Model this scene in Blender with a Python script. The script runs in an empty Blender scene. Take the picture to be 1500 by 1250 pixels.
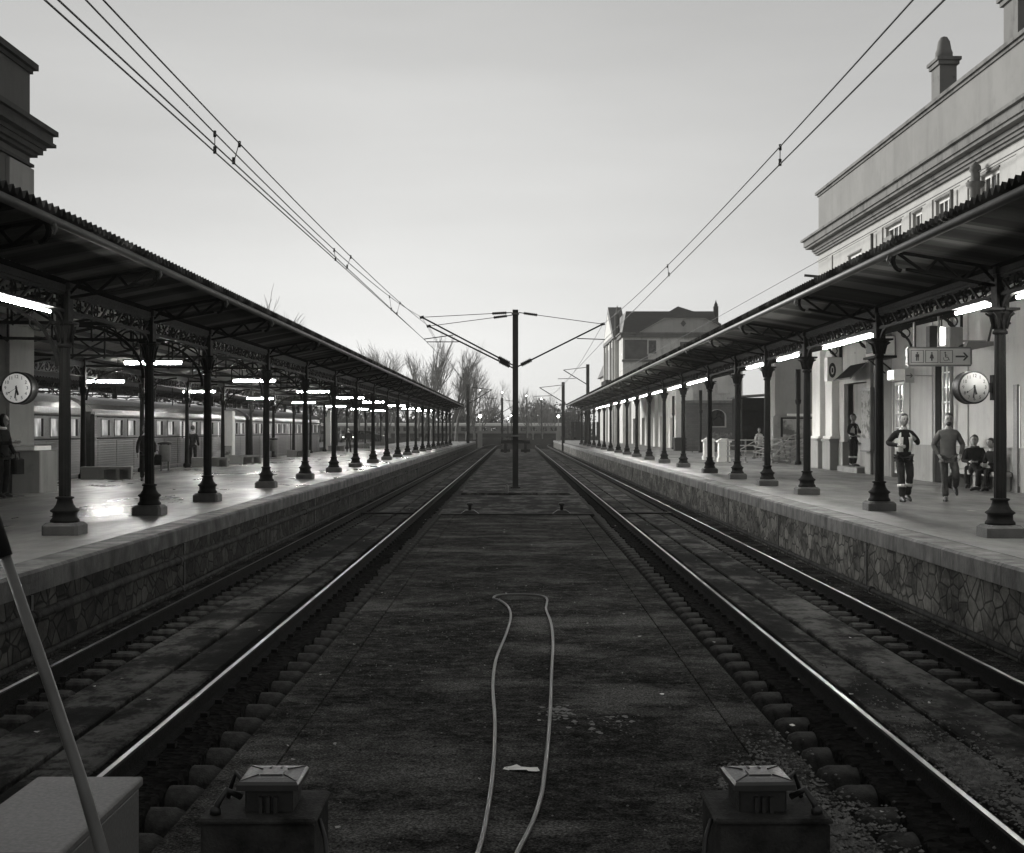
import bpy, bmesh, math, random
from mathutils import Vector, Matrix
R = math.radians
random.seed(7)
scene = bpy.context.scene
col = scene.collection
CZ = 2.42          # eye height
PZ = 0.97          # platform level

def P(px, py, D):
    return Vector(((px-755)/2000*D, D, CZ+(630-py)/2000*D))

# ------------------------------------------------------------------ mesh builder
class MB:
    def __init__(s): s.v=[]; s.f=[]; s.m=[]; s.sm=[]
    def add(s, vs, fs, mi=0, smooth=False):
        o=len(s.v); s.v+= [tuple(v) for v in vs]
        for f in fs: s.f.append([i+o for i in f]); s.m.append(mi); s.sm.append(smooth)
    def box(s,x0,x1,y0,y1,z0,z1,mi=0):
        vs=[(x0,y0,z0),(x1,y0,z0),(x1,y1,z0),(x0,y1,z0),(x0,y0,z1),(x1,y0,z1),(x1,y1,z1),(x0,y1,z1)]
        s.add(vs,[(0,3,2,1),(4,5,6,7),(0,1,5,4),(1,2,6,5),(2,3,7,6),(3,0,4,7)],mi)
    def cbox(s,x0,x1,y0,y1,z0,z1,b=0.02,mi=0):      # box with chamfered top + vertical edges
        def ring(z,i): return [(x0+i+b,y0+i,z),(x1-i-b,y0+i,z),(x1-i,y0+i+b,z),(x1-i,y1-i-b,z),(x1-i-b,y1-i,z),(x0+i+b,y1-i,z),(x0+i,y1-i-b,z),(x0+i,y0+i+b,z)]
        vs=ring(z0,0)+ring(z1-b,0)+ring(z1,b)
        fs=[tuple(range(7,-1,-1)),tuple(range(16,24))]
        for k in range(2):
            for i in range(8): fs.append((k*8+i,k*8+(i+1)%8,k*8+8+(i+1)%8,k*8+8+i))
        s.add(vs,fs,mi)
    def bar(s,p0,p1,w,h=None,mi=0,up=(0,0,1)):
        h=h or w; p0=Vector(p0); p1=Vector(p1); d=(p1-p0)
        if d.length<1e-6: return
        d.normalize(); u=Vector(up)
        if abs(d.dot(u))>0.98: u=Vector((0,1,0))
        a=d.cross(u).normalized(); b=a.cross(d).normalized()
        vs=[]
        for p in (p0,p1):
            for sx,sz in ((-1,-1),(1,-1),(1,1),(-1,1)): vs.append(p+a*sx*w/2+b*sz*h/2)
        s.add(vs,[(3,2,1,0),(4,5,6,7),(0,1,5,4),(1,2,6,5),(2,3,7,6),(3,0,4,7)],mi)
    def tube(s,pts,r,n=8,mi=0,closed=False,caps=True):
        pts=[Vector(p) for p in pts]; N=len(pts)
        rs=r if isinstance(r,(list,tuple)) else [r]*N
        vs=[]; prev=None
        for i,p in enumerate(pts):
            if closed: d=pts[(i+1)%N]-pts[i-1]
            else: d=pts[min(i+1,N-1)]-pts[max(i-1,0)]
            d.normalize()
            if prev is None:
                u=Vector((0,0,1)) if abs(d.z)<.9 else Vector((0,1,0))
                a=d.cross(u).normalized()
            else:
                a=(prev-d*prev.dot(d))
                a=a.normalized() if a.length>1e-6 else d.orthogonal().normalized()
            prev=a; b=d.cross(a)
            for k in range(n):
                t=2*math.pi*k/n; vs.append(p+a*math.cos(t)*rs[i]+b*math.sin(t)*rs[i])
        fs=[]
        M=N if closed else N-1
        for i in range(M):
            j=(i+1)%N
            for k in range(n): fs.append((i*n+k,i*n+(k+1)%n,j*n+(k+1)%n,j*n+k))
        if not closed and caps: fs.append(tuple(range(n-1,-1,-1))); fs.append(tuple(range((N-1)*n,N*n)))
        s.add(vs,fs,mi,n>4)
    def lathe(s,prof,n=16,c=(0,0,0),axis='z',mi=0,smooth=True,sq=False):
        vs=[]; c=Vector(c)
        for (r,h) in prof:
            for k in range(n):
                t=2*math.pi*(k+.5)/n; rr=r
                if sq: rr=r/math.cos(math.pi/n) if n==4 else r
                a,b=rr*math.cos(t),rr*math.sin(t)
                q=(a,b,h) if axis=='z' else ((a,h,b) if axis=='y' else (h,a,b))
                vs.append(c+Vector(q))
        fs=[]; N=len(prof)
        for i in range(N-1):
            for k in range(n):
                f=(i*n+k,i*n+(k+1)%n,(i+1)*n+(k+1)%n,(i+1)*n+k)
                fs.append(f if axis!='y' else f[::-1])
        fs.append(tuple(range(n-1,-1,-1))); fs.append(tuple(range((N-1)*n,N*n)))
        s.add(vs,fs,mi,smooth and n>4)
    def prism(s,poly,o,ex,u,v,mi=0,smooth=False):   # poly in (u,v) plane at o, extruded by vector ex
        o=Vector(o); ex=Vector(ex); u=Vector(u); v=Vector(v); n=len(poly)
        vs=[o+u*a+v*b for a,b in poly]+[o+u*a+v*b+ex for a,b in poly]
        fs=[tuple(range(n)),tuple(range(2*n-1,n-1,-1))]
        for i in range(n): fs.append((i,i+n,(i+1)%n+n,(i+1)%n))
        s.add(vs,fs,mi,smooth)
    def quad(s,a,b,c,d,mi=0): s.add([a,b,c,d],[(0,1,2,3)],mi)
    def ring(s,c,r,w,t,n=14,mi=0,plane='yz'):       # flat ring
        pts=[]
        for k in range(n):
            a=2*math.pi*k/n
            if plane=='yz': pts.append((c[0],c[1]+r*math.cos(a),c[2]+r*math.sin(a)))
            elif plane=='xz': pts.append((c[0]+r*math.cos(a),c[1],c[2]+r*math.sin(a)))
            else: pts.append((c[0]+r*math.cos(a),c[1]+r*math.sin(a),c[2]))
        s.tube(pts,w/2,4,mi,closed=True)
    def ell(s,c,rx,ry,rz,n=12,m=8,mi=0,fn=None):
        vs=[];c=Vector(c)
        for i in range(m+1):
            ph=math.pi*i/m
            for k in range(n):
                t=2*math.pi*k/n; q=Vector((rx*math.sin(ph)*math.cos(t),ry*math.sin(ph)*math.sin(t),rz*math.cos(ph)))
                if fn: q=fn(q)
                vs.append(c+q)
        fs=[]
        for i in range(m):
            for k in range(n): fs.append((i*n+k,(i+1)*n+k,(i+1)*n+(k+1)%n,i*n+(k+1)%n))
        s.add(vs,fs,mi,True)
    def mesh(s,name,off=(0,0,0)):
        me=bpy.data.meshes.new(name)
        ox,oy,oz=off
        me.from_pydata([(x-ox,y-oy,z-oz) for x,y,z in s.v],[],s.f)
        me.polygons.foreach_set('material_index',s.m); me.polygons.foreach_set('use_smooth',s.sm)
        bm=bmesh.new(); bm.from_mesh(me); bmesh.ops.recalc_face_normals(bm,faces=bm.faces); bm.to_mesh(me); bm.free()
        return me
    def build(s,name,mat,parent=None,bevel=0,origin=None,**tags):
        if parent is None and origin is None:
            xs=[v[0] for v in s.v]; ys=[v[1] for v in s.v]; zs=[v[2] for v in s.v]
            origin=((min(xs)+max(xs))/2,(min(ys)+max(ys))/2,min(zs))
        off=Vector(origin) if origin is not None else wloc(parent)
        me=s.mesh(name,off)
        for m in (mat if isinstance(mat,(list,tuple)) else [mat]): me.materials.append(m)
        o=bpy.data.objects.new(name,me); col.objects.link(o)
        if parent is not None:
            o.parent=parent; o.location=off-wloc(parent)
        else: o.location=off
        if bevel:
            b=o.modifiers.new('b','BEVEL'); b.width=bevel; b.segments=2; b.limit_method='ANGLE'; b.angle_limit=R(40)
        tag(o,**tags)
        return o
def wloc(o):
    v=Vector((0,0,0))
    while o is not None: v+=Vector(o.location); o=o.parent
    return v
def tag(o,label=None,cat=None,group=None,kind=None):
    if label: o['label']=label
    if cat: o['category']=cat
    if group: o['group']=group
    if kind: o['kind']=kind
    return o
def thing(name,loc,label=None,cat=None,group=None,kind=None):
    o=bpy.data.objects.new(name,None); col.objects.link(o); o.location=loc; o.empty_display_size=.2
    return tag(o,label,cat,group,kind)
def copy_tree(o,parent=None):
    c=o.copy(); col.objects.link(c)
    if parent is not None: c.parent=parent
    for ch in list(o.children): copy_tree(ch,c)
    return c
def link_mesh(name,me,parent,loc,scale=(1,1,1),rz=0):      # world position under an unrotated parent
    o=bpy.data.objects.new(name,me); col.objects.link(o)
    if parent is not None: o.parent=parent; o.location=Vector(loc)-wloc(parent)
    else: o.location=loc
    o.scale=scale; o.rotation_euler=(0,0,rz)
    return o

# ------------------------------------------------------------------ materials
def g(v): return (v, v*.992, v*.955, 1)
class NT:
    def __init__(s,name):
        s.mat=bpy.data.materials.new(name); s.mat.use_nodes=True; s.t=s.mat.node_tree; s.t.nodes.clear()
        s.out=s.n('ShaderNodeOutputMaterial'); s.b=s.n('ShaderNodeBsdfPrincipled'); s.l(s.b.outputs[0],s.out.inputs[0])
        s.tc=s.n('ShaderNodeTexCoord')
    def n(s,t,**k):
        x=s.t.nodes.new(t)
        for a,b in k.items(): setattr(x,a,b)
        return x
    def l(s,a,b): s.t.links.new(a,b)
    def val(s,sock,v):
        if hasattr(v,'links') or isinstance(v,bpy.types.NodeSocket): s.l(v,sock)
        else: sock.default_value=v
    def noise(s,scale,detail=5,rough=.55,vec=None,stretch=None):
        x=s.n('ShaderNodeTexNoise'); x.inputs['Scale'].default_value=scale; x.inputs['Detail'].default_value=detail; x.inputs['Roughness'].default_value=rough
        v=vec or s.tc.outputs['Object']
        if stretch:
            m=s.n('ShaderNodeMapping'); m.inputs['Scale'].default_value=stretch; s.l(v,m.inputs[0]); v=m.outputs[0]
        s.l(v,x.inputs['Vector']); return x.outputs[0]
    def ramp(s,f,stops):
        r=s.n('ShaderNodeValToRGB'); e=r.color_ramp.elements
        while len(e)<len(stops): e.new(.5)
        for i,(p,v) in enumerate(stops):
            e[i].position=p; e[i].color=g(v) if not isinstance(v,tuple) else v
        s.l(f,r.inputs[0]); return r.outputs[0]
    def math(s,op,a,b=0.,c=None,clamp=False):
        m=s.n('ShaderNodeMath',operation=op,use_clamp=clamp); s.val(m.inputs[0],a); s.val(m.inputs[1],b)
        if c is not None: s.val(m.inputs[2],c)
        return m.outputs[0]
    def mix(s,f,a,b,mode='MIX'):
        m=s.n('ShaderNodeMix',data_type='RGBA',blend_type=mode); s.val(m.inputs[0],f)
        for i,q in ((6,a),(7,b)):
            if isinstance(q,(int,float)): m.inputs[i].default_value=g(q)
            elif isinstance(q,tuple): m.inputs[i].default_value=q
            else: s.l(q,m.inputs[i])
        return m.outputs[2]
    def bump(s,h,strength=.3,dist=.02,prev=None):
        b=s.n('ShaderNodeBump'); b.inputs['Strength'].default_value=strength; b.inputs['Distance'].default_value=dist
        s.l(h,b.inputs['Height'])
        if prev is not None: s.l(prev,b.inputs['Normal'])
        return b.outputs[0]
    def fin(s,color=None,rough=None,normal=None,metal=None,spec=None,emit=None,estr=None):
        b=s.b
        if color is not None:
            if isinstance(color,(int,float)): b.inputs['Base Color'].default_value=g(color)
            else: s.l(color,b.inputs['Base Color'])
        if rough is not None: s.val(b.inputs['Roughness'],rough)
        if normal is not None: s.l(normal,b.inputs['Normal'])
        if metal is not None: b.inputs['Metallic'].default_value=metal
        if spec is not None: b.inputs['Specular IOR Level'].default_value=spec
        if emit is not None:
            if isinstance(emit,(int,float)): b.inputs['Emission Color'].default_value=g(emit)
            else: s.l(emit,b.inputs['Emission Color'])
            b.inputs['Emission Strength'].default_value=estr or 1
        return s.mat
def simple(name,v,rough=.7,metal=0,var=.25,sc=3,bump=.2,bsc=40,stretch=None,spec=.5):
    t=NT(name); n1=t.noise(sc,6,.6,stretch=stretch); n2=t.noise(bsc,3,.6)
    c=t.ramp(n1,[(.3,v*(1-var)),(.7,v*(1+var))])
    r=t.ramp(n2,[(.3,max(.02,rough-.12)),(.7,min(1,rough+.1))])
    return t.fin(c,r,t.bump(n2,bump,.01),metal,spec)
def emitter(name,v,s):
    t=NT(name); return t.fin(.8,.5,emit=v,estr=s)

M={}
M['iron']=simple('painted_iron',.013,.6,0,.35,2.5,.25,30,spec=.04); M['iron_arm']=simple('silhouette_iron',.005,.8,0,.3,2.5,.2,30,spec=.0)  # arm iron darkened in colour so arms read as shaded silhouettes
M['iron_light']=simple('gutter_zinc',.08,.5,0,.35,1.2,.2,20)
M['steel_dark']=simple('dark_steel',.03,.5,.3,.3)
M['rust']=simple('rusty_steel',.008,.8,0,.4,6,.5,60,spec=.05)
M['mast']=simple('mast_steel',.022,.7,0,.3,1.5,.3,25,spec=.05)
M['plinth']=simple('plinth_stone',.05,.6,0,.35,5,.5,45)
M['concrete']=simple('concrete',.12,.75,0,.3,2.5,.5,60)
M['conc_dark']=simple('dirty_concrete',.028,.8,0,.8,5,1,50,spec=.08)
M['sleeper']=simple('sleeper_concrete',.042,.8,0,.6,9,1,60,spec=.03)
M['box_paint']=simple('grey_enamel',.09,.6,0,.12,2,.03,60)
M['box_grey']=simple('junction_plastic',.032,.4,0,.2,6,.1,60)
M['hose']=simple('rubber_hose',.07,.45,0,.2,4,.1,80)
M['pole']=simple('pole_paint',.09,.4,0,.2,6,.1,60)
M['black']=simple('black_rubber',.012,.5,0,.3)
M['cloth_black']=simple('black_cloth',.014,.85,0,.5,8,.5,70,spec=.04)
M['cloth_dark']=simple('dark_cloth',.028,.85,0,.4,8,.5,70,spec=.04)
M['cloth_grey']=simple('grey_cloth',.085,.85,0,.25,8,.5,70,spec=.04)
M['cloth_mid']=simple('mid_grey_cloth',.055,.85,0,.3,8,.5,70,spec=.04)
M['cloth_light']=simple('light_cloth',.5,.8,0,.15,8,.4,70)
M['skin']=simple('skin',.2,.5,0,.12,12,.1,80)
M['hair']=simple('hair',.008,.6,0,.4,30,.6,120)
M['white_paint']=simple('white_paint',.62,.5,0,.1,3,.15,30)
M['sign_face']=simple('sign_face',.30,.4,0,.06,3,.05,30)
M['ink']=simple('sign_ink',.012,.6,0,.1)
M['clock_face']=emitter('emissive_dial',.5,.2); M['clock_face2']=simple('clock_dial_enamel',.42,.5,0,.05,5,.02,30)  # left dial has a weak emission of its own, right dial has none
M['paper']=simple('paper_litter',.75,.8,0,.1,6,.3,40)
M['bark']=simple('bark',.17,.9,0,.4,3,.6,30)
M['leaf']=simple('evergreen_leaf',.04,.8,0,.6,.35,.3,20)
M['rooftile']=simple('mansard_tiles',.045,.7,0,.3,3,.6,12,(1,1,4))
M['win_dark']=simple('dark_window',.015,.12,0,.3,2,.05,8)
M['tube']=emitter('lit_tube',1.0,95)
M['tubeR']=emitter('lit_tube_long',1.0,88)
M['lamp_far']=emitter('lit_street_lamp',1.0,12)
M['lampglow']=emitter('lit_wall_lamp',1.0,1.2)

# asphalt
t=NT('worn_asphalt'); big=t.noise(.35,6,.65); mid=t.noise(2.2,6,.7); fine=t.noise(90,3,.7); st=t.noise(.9,5,.6,stretch=(1,.35,1))
c=t.ramp(t.noise(1.1,9,.8,stretch=(1,1.2,1)),[(.38,.008),(.5,.026),(.62,.075)])
c=t.mix(.55,c,t.ramp(t.noise(6,8,.8),[(.38,.006),(.52,.026),(.64,.085)]),'MIX')
sp=t.ramp(t.noise(26,2,.5),[(.66,(0,0,0,1)),(.74,(1,1,1,1))])
c=t.mix(t.ramp(t.noise(.55,7,.7,stretch=(.8,1.3,1)),[(.50,(0,0,0,1)),(.62,(.8,.8,.8,1))]),c,.085)
c=t.mix(t.math('MULTIPLY',sp,.5),c,.09)
grit=t.ramp(t.noise(55,4,.8),[(.35,(.25,.25,.25,1)),(.5,(1.15,1.15,1.15,1)),(.66,(3.2,3.2,3.2,1))])
c=t.mix(1,c,grit,'MULTIPLY')
c=t.mix(t.ramp(t.noise(9,3,.6),[(.62,(0,0,0,1)),(.72,(.8,.8,.8,1))]),c,.05)
c=t.mix(t.ramp(t.noise(14,5,.7),[(.58,(0,0,0,1)),(.66,(.7,.7,.7,1))]),c,.003)
ro=t.ramp(st,[(.35,.5),(.65,.75)])
M['asphalt']=t.fin(c,.9,spec=.0,normal=t.bump(fine,.7,.012,t.bump(mid,.5,.03)))
t=NT('patched_concrete'); mid=t.noise(1.2,7,.7,stretch=(1,.5,1)); fine=t.noise(60,3,.7)
c=t.ramp(mid,[(.40,.008),(.49,.022),(.54,.07),(.7,.12)])
c=t.mix(t.ramp(t.noise(4,6,.75),[(.48,(0,0,0,1)),(.62,(.8,.8,.8,1))]),c,.008)
M['patch']=t.fin(c,.9,spec=.03,normal=t.bump(fine,.5,.01,t.bump(mid,.6,.03)))
t=NT('edge_slab'); fine=t.noise(60,3,.7); M['edge']=t.fin(t.ramp(t.noise(1.1,7,.75,stretch=(1,.7,1)),[(.4,.012),(.52,.026),(.66,.07)]),.8,spec=.02,normal=t.bump(fine,.5,.01))
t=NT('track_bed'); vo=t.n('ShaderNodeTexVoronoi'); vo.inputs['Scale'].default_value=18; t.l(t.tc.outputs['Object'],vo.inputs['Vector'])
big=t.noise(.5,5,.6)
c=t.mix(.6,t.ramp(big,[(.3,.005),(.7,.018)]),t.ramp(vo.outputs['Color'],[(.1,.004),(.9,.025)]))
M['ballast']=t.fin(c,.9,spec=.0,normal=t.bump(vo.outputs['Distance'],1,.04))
t=NT('gravel'); big=t.noise(9,3,.6)
M['gravel']=t.fin(t.ramp(big,[(.3,.03),(.7,.18)]),.7,t.bump(t.noise(60),.5,.01))
t=NT('far_ground'); big=t.noise(.06,6,.6)
M['ground']=t.fin(t.ramp(big,[(.3,.03),(.7,.09)]),.9,t.bump(t.noise(3),.5,.05))

def platform_mat(name,base,wet):
    t=NT(name); sep=t.n('ShaderNodeSeparateXYZ'); t.l(t.tc.outputs['Object'],sep.inputs[0])
    br=t.n('ShaderNodeTexBrick'); br.offset=0; br.inputs['Scale'].default_value=1; br.inputs['Brick Width'].default_value=.4; br.inputs['Row Height'].default_value=.4
    br.inputs['Mortar Size'].default_value=.006; t.l(t.tc.outputs['Object'],br.inputs['Vector'])
    br.inputs['Color1'].default_value=(1,1,1,1); br.inputs['Color2'].default_value=(.82,.82,.82,1); br.inputs['Mortar'].default_value=(.45,.45,.45,1)
    big=t.noise(.45,6,.65); mid=t.noise(2.5,5,.6)
    c=t.ramp(big,[(.3,base*.6),(.5,base),(.72,base*1.5)])
    c=t.mix(1,c,br.outputs['Color'],'MULTIPLY')
    c=t.mix(t.ramp(mid,[(.52,(0,0,0,1)),(.64,(.35,.35,.35,1))]),c,base*.4)
    w=t.noise(.6,5,.6,stretch=(1.6,.55,1))
    ro=t.ramp(w,[(.36,wet),(.62,min(.75,wet+.26))])
    nb=t.bump(t.noise(5,3,.5,stretch=(1,.5,1)),.05,.01)
    nb=t.bump(br.outputs['Color'],.06,.004,nb)
    return t.fin(c,ro,nb,spec=.6)
M['plat_wet']=platform_mat('wet_platform_tiles',.16,.24)
M['plat_dry']=platform_mat('platform_tiles',.14,.32)
# coping with joints
t=NT('coping_stone'); br=t.n('ShaderNodeTexBrick'); br.offset=0; br.inputs['Scale'].default_value=1; br.inputs['Brick Width'].default_value=2.1; br.inputs['Row Height'].default_value=5
br.inputs['Mortar Size'].default_value=.012; cx=t.n('ShaderNodeSeparateXYZ'); t.l(t.tc.outputs['Object'],cx.inputs[0]); cb=t.n('ShaderNodeCombineXYZ')
t.l(cx.outputs[1],cb.inputs[0]); t.l(cx.outputs[0],cb.inputs[1]); t.l(cb.outputs[0],br.inputs['Vector'])
br.inputs['Color1'].default_value=(1,1,1,1); br.inputs['Color2'].default_value=(.7,.7,.7,1); br.inputs['Mortar'].default_value=(.25,.25,.25,1)
c=t.mix(1,t.ramp(t.noise(3.2,7,.75,stretch=(1,1,.3)),[(.36,.02),(.5,.10),(.66,.19)]),br.outputs['Color'],'MULTIPLY')
M['coping']=t.fin(c,t.ramp(t.noise(3),[(.3,.4),(.7,.7)]),spec=.3,normal=t.bump(t.noise(30),.4,.01))
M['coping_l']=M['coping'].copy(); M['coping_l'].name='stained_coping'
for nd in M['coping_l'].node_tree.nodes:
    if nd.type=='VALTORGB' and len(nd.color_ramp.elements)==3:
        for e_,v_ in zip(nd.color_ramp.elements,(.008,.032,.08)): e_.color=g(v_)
# irregular stone facing
def stone_mat(name,lo,hi):
    t=NT(name); mp=t.n('ShaderNodeMapping'); mp.inputs['Scale'].default_value=(.0,3.6,4.6)
    dist=t.n('ShaderNodeTexNoise'); dist.inputs['Scale'].default_value=2.5; t.l(t.tc.outputs['Object'],dist.inputs['Vector'])
    ad=t.n('ShaderNodeVectorMath',operation='MULTIPLY_ADD'); t.l(dist.outputs['Color'],ad.inputs[0]); ad.inputs[1].default_value=(.0,.03,.03); t.l(t.tc.outputs['Object'],ad.inputs[2])
    t.l(ad.outputs[0],mp.inputs[0])
    v1=t.n('ShaderNodeTexVoronoi'); v1.feature='DISTANCE_TO_EDGE'; v1.inputs['Scale'].default_value=1; t.l(mp.outputs[0],v1.inputs['Vector'])
    v2=t.n('ShaderNodeTexVoronoi'); v2.inputs['Scale'].default_value=1; t.l(mp.outputs[0],v2.inputs['Vector'])
    e=t.ramp(v1.outputs['Distance'],[(.02,(0,0,0,1)),(.075,(1,1,1,1))])
    sep=t.n('ShaderNodeSeparateColor'); t.l(v2.outputs['Color'],sep.inputs[0])
    sc=t.ramp(sep.outputs[0],[(.05,lo),(.5,(lo+hi)/2),(.95,hi)])
    c=t.mix(.35,sc,t.ramp(t.noise(9,6,.7),[(.35,lo*.5),(.65,hi)]))
    c=t.mix(e,lo*.55,c)
    gr=t.ramp(t.noise(1.1,7,.7,stretch=(1,1,1.6)),[(.38,.28),(.6,1.0)])
    c=t.mix(1,c,gr,'MULTIPLY')
    return t.fin(c,.85,t.bump(e,.5,.015,t.bump(t.noise(30,4),.4,.008)),spec=.1)
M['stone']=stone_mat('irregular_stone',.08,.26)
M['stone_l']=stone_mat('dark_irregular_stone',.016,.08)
def plaster(name,v,lo=.5,streak=.5):
    t=NT(name); a=t.noise(.5,7,.65); b=t.noise(1.5,6,.65,stretch=(1.2,1.2,.18)); f=t.noise(35,3)
    c=t.ramp(a,[(.3,v*.82),(.6,v)])
    s_=t.ramp(b,[(.5,(0,0,0,1)),(.75,(streak,)*3+(1,))])
    c=t.mix(s_,c,v*lo)
    c=t.mix(t.ramp(t.noise(2.6,7,.75),[(.55,(0,0,0,1)),(.72,(streak*.8,)*3+(1,))]),c,v*lo)
    return t.fin(c,.85,t.bump(f,.25,.008),spec=.12)
M['plaster']=plaster('pale_plaster',.40,.5,.45)
M['plaster_lit']=plaster('limewashed_plaster',.66,.6,.35)
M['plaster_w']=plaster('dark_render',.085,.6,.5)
M['plaster_g']=plaster('grey_render',.22,.6,.5)
M['plaster_f']=plaster('weathered_plaster',.62,.3,.8)
M['plaster_brown']=plaster('damp_wall',.22,.35,.8)
M['cornice']=plaster('weathered_cornice',.17,.25,1.0)
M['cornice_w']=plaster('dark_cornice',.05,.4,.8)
M['cornice_l']=simple('pale_flecks',.3,.8,0,.5,20)
M['dado']=plaster('dado_stone',.24,.5,.7)
# corrugated roofing + soffit
t=NT('corrugated_sheet'); oi=t.noise(.28,3,.6,stretch=(.1,1,.1)); 
c=t.ramp(oi,[(.35,.016),(.65,.04)])
c=t.mix(t.ramp(t.noise(3,5,.6),[(.5,(0,0,0,1)),(.75,(.5,.5,.5,1))]),c,.014)
M['corr']=t.fin(c,.75,t.bump(t.noise(25),.3,.01))
t=NT('soffit_boards'); oi=t.noise(.35,3,.6,stretch=(.1,1,.1)); c=t.ramp(oi,[(.35,.16),(.65,.32)])
M['soffit']=t.fin(c,.8,t.bump(t.noise(25),.3,.01))
t=NT('corrugated_underside'); c=t.ramp(t.noise(1.4,2,.5,stretch=(.05,1,.05)),[(.42,.035),(.47,.06),(.53,.065),(.58,.13)]); M['soffit2']=t.fin(c,.9,spec=.03)
# rail: polished head
t=NT('polished_rail_head'); M['railtop']=t.fin(t.ramp(t.noise(8,4,.6,stretch=(1,.05,1)),[(.3,.17),(.7,.25)]),t.ramp(t.noise(20,3,.6,stretch=(1,.1,1)),[(.3,.30),(.7,.38)]),metal=1)
# train
t=NT('fluted_steel'); wv=t.n('ShaderNodeTexWave'); wv.bands_direction='Z'; wv.inputs['Scale'].default_value=4.0; t.l(t.tc.outputs['Object'],wv.inputs['Vector'])
M['train']=t.fin(t.ramp(t.noise(.6,5,.6,stretch=(1,1,.3)),[(.3,.018),(.7,.04)]),.4,t.bump(wv.outputs['Fac'],.5,.01),metal=0,spec=.2)
M['train_roof']=simple('train_roof',.07,.45,.3,.25,.7,.1,20,(1,.3,1))
t=NT('lit_train_window'); n_=t.noise(1.4,4,.6,stretch=(1,2.2,.8)); 
M['train_win']=t.fin(.05,.3,emit=t.ramp(n_,[(.38,.02),(.46,.08),(.55,.26),(.7,.42)]),estr=.7)
t=NT('lit_station_window'); M['win_lit']=t.fin(.1,.1,emit=t.ramp(t.noise(1.5,4),[(.35,.01),(.55,.04),(.7,.16)]),estr=.8)
def poster(name,sc):
    t=NT(name); c=t.ramp(t.noise(sc,4,.6),[(.4,.10),(.5,.3),(.6,.3),(.64,.12)]); return t.fin(c,.8,spec=.05)
M['poster']=poster('poster_print',3.5)
M['billboard']=poster('billboard_print',1.1)
t=NT('brick_wall'); br=t.n('ShaderNodeTexBrick'); br.inputs['Scale'].default_value=1.6; mp=t.n('ShaderNodeMapping'); mp.inputs['Rotation'].default_value=(R(90),0,0); t.l(t.tc.outputs['Object'],mp.inputs[0]); t.l(mp.outputs[0],br.inputs['Vector'])
br.inputs['Color1'].default_value=g(.07); br.inputs['Color2'].default_value=g(.11); br.inputs['Mortar'].default_value=g(.05)
M['brick']=t.fin(t.mix(.5,br.outputs['Color'],t.ramp(t.noise(.7,6),[(.3,.05),(.7,.13)])),.8)

# ------------------------------------------------------------------ world, sun, camera
w=bpy.data.worlds.new('World'); scene.world=w; w.use_nodes=True; nt=w.node_tree; nt.nodes.clear()
out=nt.nodes.new('ShaderNodeOutputWorld'); bg=nt.nodes.new('ShaderNodeBackground'); sky=nt.nodes.new('ShaderNodeTexSky')
sky.sky_type='NISHITA'; sky.sun_disc=False; sky.sun_elevation=R(2.5); sky.sun_rotation=R(-5); sky.altitude=0; sky.air_density=1.0; sky.dust_density=1.0; sky.ozone_density=1
bw=nt.nodes.new('ShaderNodeRGBToBW'); nt.links.new(sky.outputs[0],bw.inputs[0])
tcw=nt.nodes.new('ShaderNodeTexCoord'); mp=nt.nodes.new('ShaderNodeMapping'); mp.inputs['Scale'].default_value=(1.2,1.2,7); mp.inputs['Rotation'].default_value=(0,R(12),0)
nz=nt.nodes.new('ShaderNodeTexNoise'); nz.inputs['Scale'].default_value=1.6; nz.inputs['Detail'].default_value=6; nz.inputs['Roughness'].default_value=.5
nt.links.new(tcw.outputs['Generated'],mp.inputs[0]); nt.links.new(mp.outputs[0],nz.inputs['Vector'])
mr=nt.nodes.new('ShaderNodeMapRange'); mr.inputs[1].default_value=.35; mr.inputs[2].default_value=.7; mr.inputs[3].default_value=.93; mr.inputs[4].default_value=1.07
nt.links.new(nz.outputs[0],mr.inputs[0])
SKYPOW=.29; SKYMUL=1.0
pw=nt.nodes.new('ShaderNodeMath'); pw.operation='POWER'; pw.inputs[1].default_value=SKYPOW; nt.links.new(bw.outputs[0],pw.inputs[0])
ml=nt.nodes.new('ShaderNodeMath'); ml.operation='MULTIPLY'; nt.links.new(pw.outputs[0],ml.inputs[0]); nt.links.new(mr.outputs[0],ml.inputs[1])
cc=nt.nodes.new('ShaderNodeMix'); cc.data_type='RGBA'; cc.blend_type='MULTIPLY'; cc.inputs[0].default_value=1; cc.inputs[6].default_value=(1,1,.985,1)
nt.links.new(ml.outputs[0],cc.inputs[7]); nt.links.new(cc.outputs[2],bg.inputs[0]); nt.links.new(bg.outputs[0],out.inputs[0])
bg.inputs[1].default_value=.15
sl=bpy.data.lights.new('sun','SUN'); sl.energy=2.2; sl.angle=R(25); sl.color=(1,.99,.96)
so=bpy.data.objects.new('sun',sl); col.objects.link(so)
az=R(-50); el=R(12); d=Vector((math.sin(az)*math.cos(el),math.cos(az)*math.cos(el),math.sin(el)))
so.rotation_euler=(-d).to_track_quat('-Z','Y').to_euler()
scene.view_settings.view_transform='Standard'; scene.view_settings.look='None'; scene.view_settings.exposure=1.40; scene.view_settings.gamma=1
cam=bpy.data.cameras.new('camera'); co=bpy.data.objects.new('camera',cam); col.objects.link(co)
co.location=(0,0,CZ); co.rotation_euler=(R(90),0,0); cam.lens=48; cam.sensor_width=36; cam.clip_end=5000; cam.clip_start=.05
cam.shift_x=-5/1500; cam.shift_y=5/1500
scene.camera=co
scene.cycles.max_bounces=6; scene.cycles.diffuse_bounces=3; scene.cycles.glossy_bounces=3
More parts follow.
